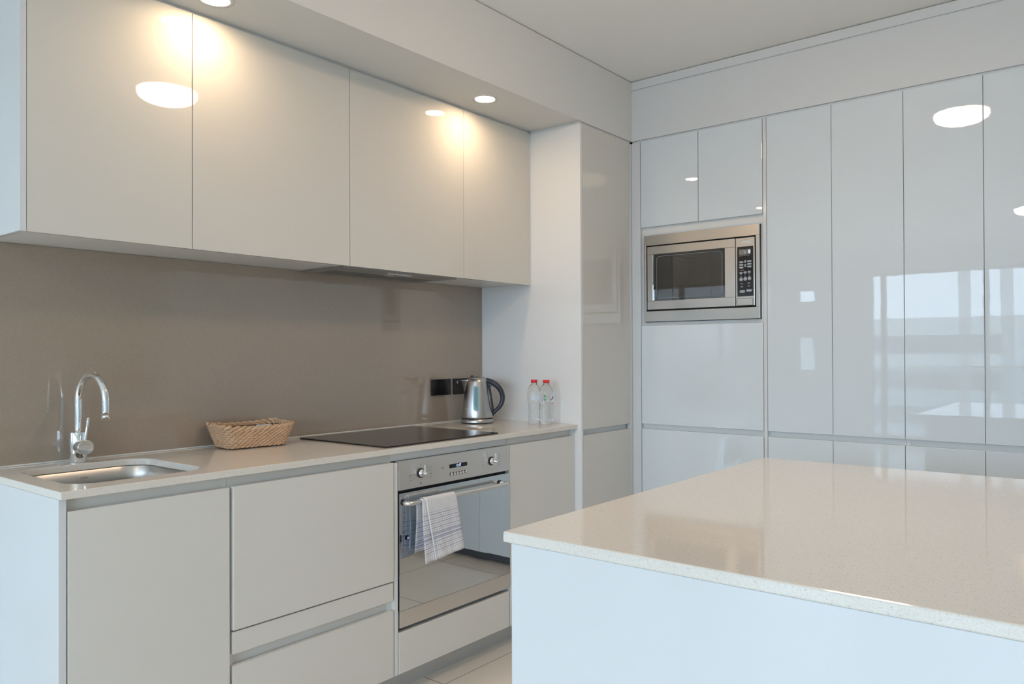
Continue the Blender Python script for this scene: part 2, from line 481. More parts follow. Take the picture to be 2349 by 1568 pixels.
# balcony, railing and skyline outside, seen only as reflections
bm = new_bm(); add_box(bm, XW - 2.2, XW - 0.15, YS, YN, -0.15, -0.02)
o = obj('balcony_slab', bm, pmat('concrete', (0.35, 0.35, 0.34), 0.8)); o['kind'] = 'structure'
t = thing('balcony_balustrade', 'glass balcony balustrade with a slim rail outside the big window', 'balustrade', (XW - 2.1, -2, -0.02))
box('glass_panel', thin_glass('balustrade_glass', (0.78, 0.84, 0.86), 0.08), t, XW - 2.105, XW - 2.095, YS, YN, 0.0, 0.98)
box('hand_rail', M['alu'], t, XW - 2.13, XW - 2.07, YS, YN, 0.98, 1.02, 0.004)
facade = pmat('facade_render', (0.55, 0.58, 0.60), 0.8)
darkglass = pmat('facade_glass', (0.10, 0.13, 0.16), 0.2)
def tower_block(x, y0, y1, z1, label, floors):
    t = thing('apartment_building', label, 'building', (x, (y0 + y1) / 2, -30), 'distant city buildings')
    box('facade', facade, t, x - 14, x, y0, y1, -30, z1)
    bm = new_bm()
    for i in range(floors):
        z = z1 - 3.2 * (i + 1)
        add_box(bm, x, x + 0.1, y0 + 1.5, y1 - 1.5, z, z + 1.6)
    obj('window_band', bm, darkglass, t)
tower_block(-70, 5.0, 24, 4.3, 'broad pale city building with a flat roof, mirrored beside the window frame', 8)
tower_block(-74, -12, 4.8, 4.9, 'tallest pale city building, mirrored in the middle of the window reflection', 8)
tower_block(-85, -34, -12.5, 3.2, 'lower pale city building to the right of the tallest one, mirrored in the doors', 8)
tower_block(-78, -60, -35, 0.6, 'lowest pale city building, mirrored at the right edge of the window reflection', 7)

# bulkheads
bm = new_bm()
add_box(bm, 0.0, XR + 0.01, YT, 0.0, ZS, ZC - 0.005); add_box(bm, 0.0, XR + 0.01, YT + 0.012, 0.0, ZC - 0.005, ZC)
struct('trim_1', bm, M['bulk'])
bm = new_bm()
add_box(bm, XR, XE, -4.9, YT - 0.0005, ZS, 2.5575)
add_box(bm, XR + 0.006, XE, -4.9, YT - 0.0005, 2.5575, 2.5635)
add_box(bm, XR - 0.002, XE, -4.9, YT - 0.0005, 2.5635, ZC - 0.005)
add_box(bm, XR + 0.012, XE, -4.9, YT, ZC - 0.005, ZC)
struct('trim_2', bm, M['panel'])

# ------------------------------------------------------------------ cabinets
DT = 0.018
def carcass_y(t, x0, x1, yf, yb, z0, z1, mat, top=True, bottom=True, back=True, th=0.016):
    bm = new_bm()
    add_box(bm, x0, x0 + th, yf, yb, z0, z1); add_box(bm, x1 - th, x1, yf, yb, z0, z1)
    if bottom: add_box(bm, x0 + th, x1 - th, yf, yb, z0, z0 + th)
    if top: add_box(bm, x0 + th, x1 - th, yf, yb, z1 - th, z1)
    if back: add_box(bm, x0 + th, x1 - th, yb - 0.008, yb, z0 + th, z1 - (th if top else 0))
    return obj('carcass', bm, mat, t)

# wall cabinets
UX = [0.019, 0.4716, 1.0767, 1.6906, XT - 0.001]
ulab = ['glossy white wall cabinet at the far left, above the sink, with an exposed end panel',
        'glossy white wall cabinet above the woven basket, between the end cabinet and the rangehood',
        'glossy white wall cabinet above the cooktop that houses the rangehood',
        'narrow glossy white wall cabinet above the kettle, against the tall side panel']
for i in range(4):
    x0, x1 = UX[i], UX[i + 1]
    t = thing('wall_cabinet', ulab[i], 'cabinet', ((x0 + x1) / 2, -0.16, ZU), 'wall cabinets over the back worktop')
    carcass_y(t, x0 + 0.0005, x1 - 0.0005, YU + DT + 0.001, -0.001, ZU + 0.006, ZDT, M['carcass'], bottom=True)
    bm = new_bm(); add_box(bm, x0 + 0.001, x1 - 0.001 - (0.012 if i == 3 else 0), YU, YU + DT, ZU, ZDT, 0.0012)
    obj('door', bm, M['upper'], t)
    bm = new_bm(); add_box(bm, x0 + 0.0005, x1 - 0.0005, YU + 0.012, YU + 0.03, ZDT + 0.0005, ZS)
    obj('top_filler', bm, M['carcass'], t)
    if i == 0:
        box('end_panel', M['panel'], t, 0.003, 0.0188, YU, -0.001, ZU, ZS - 0.001, 0.001)
    if i == 3:
        box('scribe_strip', M['panel'], t, x1 - 0.0115, x1, YU + 0.002, YU + 0.018, ZU, ZDT, 0.0005)

# base cabinets
YC = YF + DT + 0.001     # carcass front
ZCH = 0.8475             # top of fronts
def recess(bm, x0, x1, z0, z1, yd=-0.535):
    add_box(bm, x0, x1, yd, yd + 0.012, z0 - 0.012, z1)
    add_box(bm, x0, x1, YC, yd, z0 - 0.012, z0 - 0.001)
t = thing('base_cabinet', 'white base cabinet under the sink with a single wide door and an end panel', 'cabinet', (0.23, -0.3, 0.1), 'base cabinets along the back wall')
carcass_y(t, 0.0195, 0.4465, YC, -0.001, 0.1, ZCH, M['carcass'], top=False)
box('end_panel', M['panel'], t, 0.001, 0.0185, YF - 0.0, -0.001, 0.0, ZWb - 0.0005, 0.0008)
box('door', M['satin'], t, 0.0215, 0.4445, YF, YF + DT, 0.1, ZCH, 0.0015)
bm = new_bm(); add_box(bm, 0.0195, 0.4465, YC + 0.004, YC + 0.012, ZCH - 0.03, ZWb - 0.0005); add_box(bm, 0.0195, 0.4465, YC, YC + 0.004, ZCH - 0.03, ZCH - 0.02)
obj('finger_pull', bm, M['satin'], t)

t = thing('base_cabinet', 'white base cabinet of stacked drawer fronts between the sink cabinet and the oven', 'cabinet', (0.755, -0.3, 0.1), 'base cabinets along the back wall')
carcass_y(t, 0.4475, 1.0625, YC, -0.001, 0.1, ZCH, M['carcass'], top=False)
bm = new_bm(); add_box(bm, 0.4475, 1.0625, YC + 0.004, YC + 0.012, ZCH - 0.03, ZWb - 0.0005); add_box(bm, 0.4475, 1.0625, YC, YC + 0.004, ZCH - 0.03, ZCH - 0.02)
add_box(bm, 0.4475, 1.0625, YC + 0.0045, YC + 0.0115, 0.30, ZCH - 0.031)
obj('finger_pull', bm, M['satin'], t)
XD1 = 1.057
box('drawer', M['satin'], t, 0.4535, XD1, YF - 0.004, YF + DT, 0.435, ZCH + 0.001, 0.0015)
box('drawer', M['satin'], t, 0.4535, XD1, YF, YF + DT, 0.366, 0.430, 0.0015)
box('drawer', M['satin'], t, 0.4535, XD1 + 0.002, YF, YF + DT, 0.1, 0.332, 0.0015)

t = thing('base_cabinet', 'white oven housing cabinet with a low drawer front beneath the oven', 'cabinet', (1.376, -0.3, 0.1), 'base cabinets along the back wall')
bm = new_bm(); th = 0.016
add_box(bm, 1.0635, 1.0795, YF + 0.002, -0.001, 0.1, ZWb - 0.035); add_box(bm, 1.6875, 1.6885, YC, -0.001, 0.1, ZCH)
add_box(bm, 1.0795, 1.6875, YC, -0.001, 0.1, 0.116); add_box(bm, 1.0795, 1.6875, YC + 0.02, -0.02, 0.235, 0.25)
add_box(bm, 1.0635, 1.6885, YC + 0.004, YC + 0.012, 0.8492, ZWb - 0.0005)
obj('carcass', bm, M['carcass'], t)
box('drawer', M['satin'], t, 1.083, 1.685, YF, YF + DT, 0.1, 0.2465, 0.0015)

t = thing('base_cabinet', 'white base cabinet to the right of the oven, beside the tall side panel', 'cabinet', (1.92, -0.3, 0.1), 'base cabinets along the back wall')
carcass_y(t, 1.6895, XT - 0.001, YC, -0.001, 0.1, ZCH, M['carcass'], top=False)
box('door', M['satin'], t, 1.6905, 2.141, YF, YF + DT, 0.1, ZCH, 0.0015)
box('scribe_strip', M['panel'], t, 2.1425, XT - 0.001, YF + 0.002, YC + 0.013, 0.1, ZWb - 0.001, 0.0005)
bm = new_bm(); add_box(bm, 1.6895, 2.1422, YC + 0.004, YC + 0.012, ZCH - 0.03, ZWb - 0.0005); add_box(bm, 1.6895, 2.142, YC, YC + 0.004, ZCH - 0.03, ZCH - 0.02)
obj('finger_pull', bm, M['satin'], t)

bm = new_bm(); add_box(bm, 0.019, XT - 0.001, -0.492, -0.478, 0.0, 0.0995)
tag(obj('kickboard', bm, M['kick']), 'grey metallic kickboard under the base cabinets of the back run', 'kickboard')

# tall narrow cabinet in the corner
t = thing('tall_cabinet', 'tall white corner cabinet between the worktop recess and the microwave wall', 'cabinet', (2.39, -0.3, 0.0))
box('side_panel', M['sidepanel'], t, XT, 2.177, YT, -0.001, 0.0, ZS - 0.012, 0.001)
box('scribe_strip', M['carcass'], t, XT + 0.006, XR, YT + 0.010, -0.002, ZS - 0.0115, ZS - 0.0005)
bm = new_bm()
add_box(bm, 2.1775, XR, YT + 0.021, -0.001, 0.1, 0.82); add_box(bm, 2.1775, XR, YT + 0.024, -0.001, 0.82, 0.90)
add_box(bm, 2.1775, XR, YT + 0.021, -0.001, 0.90, ZDT - 0.003)
add_box(bm, 2.183, 2.588, YT + 0.021, YT + 0.024, 0.82, 0.838)
obj('carcass', bm, M['carcass'], t)
box('door', M['upper'], t, 2.180, 2.590, YT, YT + DT, RZ1, ZDT - 0.003, 0.0015)
box('door', M['upper'], t, 2.180, 2.592, YT, YT + DT, 0.1, RZ0, 0.0015)
box('filler_panel', M['panel'], t, 2.5945, XR + 0.017, YT + 0.001, YT + DT, 0.1, ZDT - 0.003, 0.001)

# tall run on the right wall
XC = XR + DT + 0.001
def run_carcass(t, y1, y0, holes=None):
    """y1 > y0 (towards the corner first)"""
    bm = new_bm(); th = 0.016; xe = XE - 0.002
    if holes is None:
        add_box(bm, XC, xe, y0, y1, 0.1, 0.82); add_box(bm, XC + 0.004, xe, y0, y1, 0.82, 0.90); add_box(bm, XC, xe, y0, y1, 0.90, ZDT - 0.001)
    else:
        h0, h1 = holes
        add_box(bm, XC, xe, y0, y1, 0.1, 0.82); add_box(bm, XC + 0.004, xe, y0, y1, 0.82, 0.90); add_box(bm, XC, xe, y0, y1, 0.90, h0)
        add_box(bm, XC, xe, y0, y1, h1, ZDT - 0.001)
        add_box(bm, XC, xe, y1 - th, y1, h0, h1); add_box(bm, XC, xe, y0, y0 + th, h0, h1)
        add_box(bm, xe - 0.008, xe, y0 + th, y1 - th, h0, h1)
    add_box(bm, XC, XC + 0.004, y0, y0 + th, 0.82, 0.90); add_box(bm, XC, XC + 0.004, y1 - th, y1, 0.82, 0.90)
    add_box(bm, XC, XC + 0.004, y0 + th, y1 - th, 0.82, 0.838)
    return bm
T0, T1, T2, T3 = -0.6705, -0.9881, -1.3080, -1.3262
box_t = thing('microwave_cabinet', 'tall white cabinet with a niche holding the built-in microwave', 'cabinet', (2.95, -0.98, 0.1))
obj('carcass', run_carcass(box_t, -0.6525, T2 - 0.008, (1.379, 1.825)), M['carcass'], box_t)
box('filler_panel', M['panel'], box_t, XR, XC - 0.001, T0 + 0.002, YT - 0.0005, 0.1, ZDT - 0.001, 0.001)
box('door', M['gloss'], box_t, XR, XR + DT, T1 + 0.0015, T0 - 0.0015, 1.860, ZDT, 0.0013)
box('door', M['gloss'], box_t, XR, XR + DT, T2 + 0.0015, T1 - 0.0015, 1.860, ZDT, 0.0013)
box('door', M['gloss'], box_t, XR, XR + DT, T2 + 0.0015, T0 - 0.0015, RZ1, 1.365, 0.0013)
box('drawer', M['gloss'], box_t, XR, XR + DT, T2 + 0.0015, T0 - 0.0015, 0.060, RZ0, 0.0013)
bm = new_bm()
add_box(bm, XC - 0.0005, XC + 0.02, -0.6935, -0.6688, 1.3793, 1.8247); add_box(bm, XC - 0.0005, XC + 0.02, -1.2998, -1.2885, 1.3793, 1.8247)
add_box(bm, XC - 0.0005, XC + 0.02, -1.2885, -0.6935, 1.3793, 1.3875); add_box(bm, XC - 0.0005, XC + 0.02, -1.2885, -0.6935, 1.812, 1.8247)
obj('infill_frame', bm, M['gloss'], box_t)
box('filler_strip', M['panel'], box_t, XR + 0.001, XR + DT, T3 + 0.0015, T2 - 0.001, 0.1, ZDT, 0.001)
TY = [T3, -1.6142, -1.9015, -2.1870, -2.4740, -2.7610, -3.048, -3.335, -3.622, -3.909, -4.196]
tl = ['tall glossy white double-door pantry cabinet immediately right of the microwave cabinet',
      'second tall glossy white pantry cabinet right of the microwave, mirroring the window and skyline',
      'tall glossy white pantry cabinet cut by the right edge of the photo',
      'tall glossy white pantry cabinet just beyond the right edge of the photo',
      'last tall glossy white pantry cabinet of the right-hand wall']
for i in range(5):
    a, b, c = TY[2 * i], TY[2 * i + 1], TY[2 * i + 2]
    t = thing('pantry_cabinet', tl[i], 'cabinet', (2.95, b, 0.1), 'tall pantry cabinets on the right wall')
    obj('carcass', run_carcass(t, a - 0.0005 if i else T2 - 0.0085, c + 0.0005), M['carcass'], t)
    for p, q in ((a, b), (b, c)):
        box('door', M['gloss'], t, XR, XR + DT, q + 0.0009, p - 0.0009, RZ1, ZDT, 0.0013)
        box('door', M['gloss'], t, XR, XR + DT, q + 0.0009, p - 0.0009, 0.060, RZ0, 0.0013)
bm = new_bm(); add_box(bm, XR + 0.06, XR + 0.075, -4.19, -0.66, 0, 0.0995)
tag(obj('kickboard', bm, M['shadedkick']), 'shade-darkened kickboard under the tall cabinets of the right wall', 'kickboard')
bm = new_bm(); add_box(bm, XR + 0.010, XR + 0.03, -4.196, YT - 0.0005, ZDT + 0.0005, ZS - 0.0005)
struct('trim_3', bm, M['panel'])

# ------------------------------------------------------------------ worktops
def slab_with_hole(outer, hole, z0, z1, bev):
    t = bmesh.new()
    def loop(pts):
        vs = [t.verts.new((x, y, z1)) for x, y in pts]
        return [t.edges.new((vs[i], vs[(i + 1) % len(vs)])) for i in range(len(vs))]
    es = loop(outer)
    if hole: es += loop(hole)
    bmesh.ops.triangle_fill(t, use_beauty=True, use_dissolve=False, edges=es, normal=(0, 0, 1))
    r = bmesh.ops.extrude_face_region(t, geom=list(t.faces))
    bmesh.ops.translate(t, vec=(0, 0, z0 - z1), verts=[g for g in r['geom'] if isinstance(g, bmesh.types.BMVert)])
    bmesh.ops.recalc_face_normals(t, faces=list(t.faces))
    t.normal_update()
    ed = [e for e in t.edges if len(e.link_faces) == 2 and e.calc_face_angle(0) > 1.0]
    bmesh.ops.bevel(t, geom=ed, offset=bev, segments=2, profile=0.5, affect='EDGES')
    return t
cut = rrect(0.056, 0.418, -0.520, -0.112, 0.075, 10)
outer = rrect(-0.0005, XT - 0.0005, YW, -0.0005, 0.003, 2)
wt = slab_with_hole(outer, cut, ZWb, ZW, 0.0018)
tag(obj('worktop', wt, M['quartz']), 'speckled beige stone worktop along the back wall with the sink cut-out', 'worktop')
isl = slab_with_hole(rrect(IX0, IX1, IY1, IY0, 0.004, 3), None, ZWb, ZW, 0.003)
tag(obj('island_worktop', isl, M['quartz']), 'large speckled beige stone top of the island in the foreground', 'worktop')

# island body
t = thing('kitchen_island', 'white kitchen island in the foreground, plain panel facing the camera', 'island', (0.95, -2.9, 0))
box('front_panel', M['panel'], t, IX0 + 0.004, IX0 + 0.024, IY1 + 0.02, IY0 - 0.018, 0.0, ZWb - 0.0005, 0.001)
box('carcass', M['carcass'], t, IX0 + 0.0245, IX1 - 0.02, IY1 + 0.02, IY0 - 0.060, 0.1, ZWb - 0.0005)
box('kickboard', M['kick'], t, IX0 + 0.0245, IX1 - 0.05, IY1 + 0.08, IY0 - 0.10, 0.0, 0.0995)
xs = [IX0 + 0.026, 0.75, 1.16, IX1 - 0.022]
for a, b in zip(xs, xs[1:]):
    box('door', M['satin'], t, a + 0.0015, b - 0.0015, IY0 - 0.0595, IY0 - 0.0415, 0.1, ZCH, 0.0015)

# ------------------------------------------------------------------ splashback
t = thing('splashback', 'glossy taupe glass splashback behind the sink and cooktop', 'splashback', (1.08, -0.003, ZW))
box('glass_sheet', M['splash'], t, 0.003, XT - 0.001, -0.0065, -0.0005, ZW + 0.001, ZU + 0.005)
box('sealant_bead', M['sealant'], t, 0.003, XT - 0.001, -0.012, -0.007, ZW + 0.0003, ZW + 0.0045, 0.001, label='thin white sealant line')

# ------------------------------------------------------------------ sink
t = thing('kitchen_sink', 'stainless steel undermount sink bowl below the chrome tap', 'sink', (0.237, -0.316, 0.70))
bm = new_bm(); rings = []
def rr(off, z, r): return [(x, y, z) for x, y in rrect(0.056 + off, 0.418 - off, -0.520 + off, -0.112 - off, r, 10)]
spec = [(-0.020, ZWb - 0.0008, 0.095), (-0.004, ZWb - 0.0008, 0.079), (-0.002, ZWb - 0.003, 0.077), (0.001, 0.84, 0.074), (0.004, 0.76, 0.071), (0.010, 0.725, 0.066), (0.030, 0.705, 0.05), (0.06, 0.70, 0.03), (0.14, 0.698, 0.01)]
for off, z, r in spec: rings.append([bm.verts.new(p) for p in rr(off, z, max(r, 0.004))])
for a, b in zip(rings, rings[1:]):
    n = len(a)
    for k in range(n):
        f = bm.faces.new((a[k], b[k], b[(k + 1) % n], a[(k + 1) % n])); f.smooth = True
bm.faces.new(rings[-1])
so = obj('bowl', bm, M['sink'], t, recalc=False)
md = so.modifiers.new('thickness', 'SOLIDIFY'); md.thickness = 0.0008; md.offset = -1
bm = new_bm(); add_cyl(bm, (0.237, -0.316, 0.6985), (0.237, -0.316, 0.7015), 0.042, n=32, bev=0.001); add_cyl(bm, (0.237, -0.316, 0.7015), (0.237, -0.316, 0.704), 0.02, n=24)
obj('drain', bm, M['chrome'], t)
bm = new_bm(); ty = -0.1165
add_text(bm, 'CLARK', 0.0078, lambda u, v, d: (0.2435 + u, ty, 0.857 + v), 0)
obj('stamped_name', bm, M['greyink'], t)

# ------------------------------------------------------------------ tap
TX, TYY = 0.2495, -0.0575
t = thing('mixer_tap', 'chrome gooseneck mixer tap standing behind the sink', 'tap', (TX, TYY, ZW))
bm = new_bm(); add_cyl(bm, (TX, TYY, ZW + 0.0002), (TX, TYY, ZW + 0.093), 0.0235, n=48, bev=0.0015)
obj('body', bm, M['chrome'], t)
bm = new_bm(); pts = []; R_ = 0.0775; zt = ZW + 0.279 - R_ - 0.0105
dx, dy = 0.10, -0.995
for i in range(8): pts.append((TX, TYY, ZW + 0.088 + (zt - ZW - 0.088) * i / 8))
for i in range(33):
    a = PI - PI * i / 32
    q = R_ + R_ * math.cos(a)
    pts.append((TX + dx * q, TYY + dy * q, zt + R_ * math.sin(a)))
for i in range(1, 5): pts.append((TX + dx * 2 * R_, TYY + dy * 2 * R_, zt - 0.0100 * i))
add_tube(bm, pts, 0.0105, n=24)
obj('spout', bm, M['chrome'], t)
bm = new_bm(); e = pts[-1]; add_cyl(bm, e, (e[0], e[1], e[2] - 0.012), 0.0113, n=24)
obj('aerator', bm, M['chrome'], t)
bm = new_bm(); add_cyl(bm, (TX, TYY - 0.018, ZW + 0.0485), (TX, TYY - 0.056, ZW + 0.0485), 0.0228, n=48, bev=0.0015)
obj('handle_barrel', bm, M['chrome'], t)
bm = new_bm(); add_cyl(bm, (TX + 0.002, TYY - 0.045, ZW + 0.068), (TX + 0.0125, TYY - 0.042, ZW + 0.137), 0.0038, n=16, bev=0.0008)
obj('lever', bm, M['chrome'], t)

# ------------------------------------------------------------------ basket
BC = Vector((0.794, -0.124)); BA = math.radians(-6)
ba = Vector((math.cos(BA), math.sin(BA))); bn = Vector((-math.sin(BA), math.cos(BA)))
def bring(hl, hw, r, n=10):
    return [BC + ba * u + bn * v for u, v in rrect(-hl, hl, -hw, hw, r, n)]
def resample(pts, k, ph=0.0):
    L = [0]
    m = len(pts)
    for i in range(m): L.append(L[-1] + (pts[(i + 1) % m] - pts[i]).length)
    out = []
    for j in range(k):
        s = ((j + ph) / k % 1.0) * L[-1]
        for i in range(m):
            if L[i + 1] >= s:
                f = (s - L[i]) / max(1e-9, L[i + 1] - L[i]); out.append(pts[i].lerp(pts[(i + 1) % m], f)); break
    return out
t = thing('woven_basket', 'woven seagrass tray basket on the worktop between the sink and the cooktop', 'basket', (BC.x, BC.y, ZW))
NR = 9; H = 0.074
def rowgeo(f):
    hl = 0.107 + 0.022 * f; hw = 0.064 + 0.020 * f
    return hl, hw, 0.026
def rimz(p, f):
    q = p - BC; u = abs(q.dot(ba)) / 0.133; v = q.dot(bn) / 0.084
    return f * f * (0.014 * max(0, u - .25) ** 1.5 + (0.004 if v > 0.5 else 0.0))
bm = new_bm()
for row in range(NR):
    f = row / (NR - 1)
    hl, hw, r = rowgeo(f); z = ZW + 0.0098 + (H - 0.0128) * f
    k = 38 if row < NR - 1 else 34
    P = resample(bring(hl, hw, r), k, 0.5 * (row % 2))
    for i in range(k):
        p = P[i]; q = P[(i + 1) % k]; pr = P[i - 1]
        tg = (q - pr).normalized(); outn = Vector((tg.y, -tg.x))
        tilt = math.radians(19 + random.uniform(-6, 6))
        T = Vector((tg.x * math.cos(tilt), tg.y * math.cos(tilt), math.sin(tilt)))
        O = Vector((outn.x, outn.y, 0)); O.normalize()
        W_ = T.cross(O).normalized(); O = W_.cross(T)
        rot = Matrix((T, O, W_)).transposed()
        rr_ = 0.5 * (q - pr).length * 0.84 * random.uniform(0.92, 1.12)
        th = 0.0053 if row < NR - 1 else 0.0064
        add_ball(bm, (p.x, p.y, z + rimz(p, f)), 1.0, (rr_, 0.0045, th), rot, u=8, v=6)
obj('weave', bm, M['basket'], t)
bm = new_bm(); prev = None
for f, ins, z in ((0, 0.002, ZW + 0.003), (0.5, 0.004, ZW + 0.005 + (H - 0.008) * 0.5), (0.95, 0.004, ZW + H - 0.012)):
    hl, hw, r = rowgeo(f)
    ring = [bm.verts.new((p.x, p.y, z + rimz(p, f))) for p in bring(hl - ins, hw - ins, r - 0.004)]
    if prev:
        for k in range(len(ring)): bm.faces.new((prev[k], prev[(k + 1) % len(ring)], ring[(k + 1) % len(ring)], ring[k]))
    else: bm.faces.new(ring[::-1])
    prev = ring
lo = obj('lining', bm, M['basketdark'], t)
md = lo.modifiers.new('thickness', 'SOLIDIFY'); md.thickness = 0.002; md.offset = 0
def card(cu, cv, ang, w, h, tilt, label):
    bm = new_bm(); add_box(bm, -w / 2, w / 2, -0.0012, 0.0012, 0, h, 0.0004)
    M4 = Matrix.Translation((BC.x + ba.x * cu + bn.x * cv, BC.y + ba.y * cu + bn.y * cv, ZW + 0.0062)) @ Matrix.Rotation(BA + ang, 4, 'Z') @ Matrix.Rotation(tilt, 4, 'X')
    bmesh.ops.transform(bm, matrix=M4, verts=list(bm.verts))
    tag(obj('paper_card', bm, M['paper']), label, 'card', 'white cards in the basket')
card(-0.028, -0.034, 0.03, 0.048, 0.0705, math.radians(7), 'white paper card standing in the basket, the left one')
card(0.026, -0.032, -0.06, 0.05, 0.0735, math.radians(8), 'white paper card standing in the basket, the right one')

# ------------------------------------------------------------------ cooktop
bm = new_bm(); add_box(bm, 1.036, 1.630, -0.574, -0.070, ZW + 0.0003, ZW + 0.0058, 0.0015)
hb = thing('induction_cooktop', 'flat black glass cooktop set on the worktop above the oven', 'cooktop', (1.333, -0.32, ZW))
obj('glass_plate', bm, M['hob'], hb)

# ------------------------------------------------------------------ rangehood
t = thing('rangehood', 'stainless steel undermount rangehood in the wall cabinet base above the cooktop', 'rangehood', (1.39, -0.15, ZU - 0.004))
zh = ZU - 0.0005
HX0, HX1, HY0, HY1 = 1.082, 1.690, -0.283, -0.022
bm = new_bm()
fx0, fx1, fy0, fy1 = 1.118, 1.654, -0.178, -0.044
add_box(bm, HX0, HX1, HY0, fy0, zh - 0.002, zh + 0.0055, 0.0005); add_box(bm, HX0, HX1, fy1, HY1, zh - 0.002, zh + 0.0055, 0.0005)
add_box(bm, HX0, fx0, fy0, fy1, zh - 0.002, zh + 0.0055, 0.0005); add_box(bm, fx1, HX1, fy0, fy1, zh - 0.002, zh + 0.0055, 0.0005)
obj('frame', bm, brushed('hood_steel', (0.46, 0.44, 0.42), 0.35, (8, 900, 900)), t)
for a, b in ((fx0 + 0.001, 1.384), (1.386, fx1 - 0.001)):
    box('grease_filter', M['darkfilter'], t, a, b, fy0 + 0.001, fy1 - 0.001, zh - 0.0012, zh + 0.002)
bm = new_bm(); add_box(bm, 1.37, 1.42, fy0 - 0.008, fy0 + 0.004, zh - 0.0032, zh - 0.0021)
obj('filter_latch', bm, M['alu'], t)
for k in range(5):
    x = 1.333 + 0.0255 * k
    box('button', M['whiteink'], t, x, x + 0.015, -0.260, -0.240, zh - 0.0050, zh - 0.0021, 0.0006)
for x in (1.14, 1.62):
    bm = new_bm(); add_cyl(bm, (x, -0.245, zh - 0.0030), (x, -0.245, zh - 0.0021), 0.014, n=24)
    obj('lamp_lens', bm, M['keys'], t)

# ------------------------------------------------------------------ oven
t = thing('wall_oven', 'built-in stainless steel oven with mirrored glass door below the cooktop', 'oven', (1.382, -0.3, 0.255))
OX0, OX1 = 1.0815, 1.6855; YO = YF - 0.003
bm = new_bm()
add_box(bm, OX0 + 0.004, OX1 - 0.004, YC + 0.0, YC + 0.001, 0.255, 0.262)
# hollow cavity body
for a in ((OX0 + 0.004, OX0 + 0.02, YC, -0.06, 0.258, 0.845), (OX1 - 0.02, OX1 - 0.004, YC, -0.06, 0.258, 0.845),
          (OX0 + 0.02, OX1 - 0.02, YC, -0.06, 0.258, 0.33), (OX0 + 0.02, OX1 - 0.02, YC, -0.06, 0.70, 0.845), (OX0 + 0.02, OX1 - 0.02, -0.08, -0.06, 0.33, 0.70)):
    add_box(bm, *a)
obj('oven_body', bm, M['enamel'], t)
cp = box('control_panel', M['steelx'], t, OX0, OX1, YO, YC - 0.001, 0.7465, 0.8485, 0.0012)
dr = box('door', M['steelx'], t, OX0 + 0.004, OX1, YO, YO + 0.016, 0.262, 0.3205, 0.001, label='oven door with a brushed steel lower band')
bm = new_bm(); add_box(bm, OX0 + 0.002, OX1, YO - 0.0005, YO + 0.004, 0.3215, 0.7355, 0.0008)
obj('door_glass', bm, M['ovenglass'], dr)
bm = new_bm()
for a in ((OX0 + 0.004, OX0 + 0.06, 0.322, 0.735), (OX1 - 0.06, OX1 - 0.002, 0.322, 0.735)):
    add_box(bm, a[0], a[1], YO + 0.0045, YO + 0.014, a[2], a[3])
add_box(bm, OX0 + 0.06, OX1 - 0.06, YO + 0.0045, YO + 0.014, 0.322, 0.365); add_box(bm, OX0 + 0.06, OX1 - 0.06, YO + 0.0045, YO + 0.014, 0.67, 0.735)
obj('inner_frame', bm, M['mattblack'], dr)
# oven shelf
bm = new_bm(); zr = 0.49
for y in (YC + 0.035, -0.12): add_tube(bm, [(OX0 + 0.03, y, zr), (OX1 - 0.03, y, zr)], 0.0028, n=8)
for k in range(17):
    x = OX0 + 0.04 + k * 0.0327
    add_tube(bm, [(x, YC + 0.03, zr + 0.003), (x, -0.12, zr + 0.003)], 0.0016, n=6)
obj('oven_shelf', bm, M['wire'], t)
# handle
ZHd = 0.7035; YHd = YO - 0.042; rb = 0.0078
hx0, hx1 = 1.091, 1.630
pts = []
def arc(cx, cy, r, a0, a1, n=8): return [(cx + r * math.cos(math.radians(a0 + (a1 - a0) * i / n)), cy + r * math.sin(math.radians(a0 + (a1 - a0) * i / n)), ZHd) for i in range(n + 1)]
rc = 0.022
pts += [(hx0 + 0.012, YO - 0.004, ZHd)]
pts += [(hx0 - 0.0 + 0.004, YO - 0.016, ZHd)]
pts += arc(hx0 + rc, YHd + rc, rc, 180, 270)
pts += [(hx0 + rc + (hx1 - hx0 - 2 * rc) * i / 10, YHd, ZHd) for i in range(1, 10)]
pts += arc(hx1 - rc, YHd + rc, rc, 270, 360)
pts += [(hx1 - 0.004, YO - 0.016, ZHd), (hx1 - 0.012, YO - 0.004, ZHd)]
bm = new_bm(); add_tube(bm, pts, rb, n=20)
hd = obj('handle', bm, M['alu'], dr)
for x in (hx0 + 0.010, hx1 - 0.010):
    bm = new_bm(); add_cyl(bm, (x, YO - 0.0008, ZHd), (x, YO - 0.0045, ZHd), 0.0102, n=24)
    obj('handle_mount', bm, M['black'], dr)
# knobs
PY = lambda u, v, d: (u, YO - d, v)
for kx in (1.186, 1.572):
    kz = 0.797
    bm = new_bm(); add_cyl(bm, (kx, YO - 0.0002, kz), (kx, YO - 0.004, kz), 0.0175, n=32)
    kb = obj('knob', bm, M['mattblack'], t)
    bm = new_bm(); add_cyl(bm, (kx, YO - 0.004, kz), (kx, YO - 0.012, kz), 0.0165, 0.012, n=32); add_cyl(bm, (kx, YO - 0.012, kz), (kx, YO - 0.034, kz), 0.0072, n=24, bev=0.001)
    obj('knob_grip', bm, M['chrome'], kb)
    bm = new_bm()
    add_prism(bm, [(kx + u, kz + 0.006 + v) for u, v in rrect(-0.0032, 0.0032, 0, 0.027, 0.0031, 6)], lambda u, v, d: (u, YO - d, v), 0.022, 0.028)
    obj('knob_pointer', bm, M['chrome'], kb)
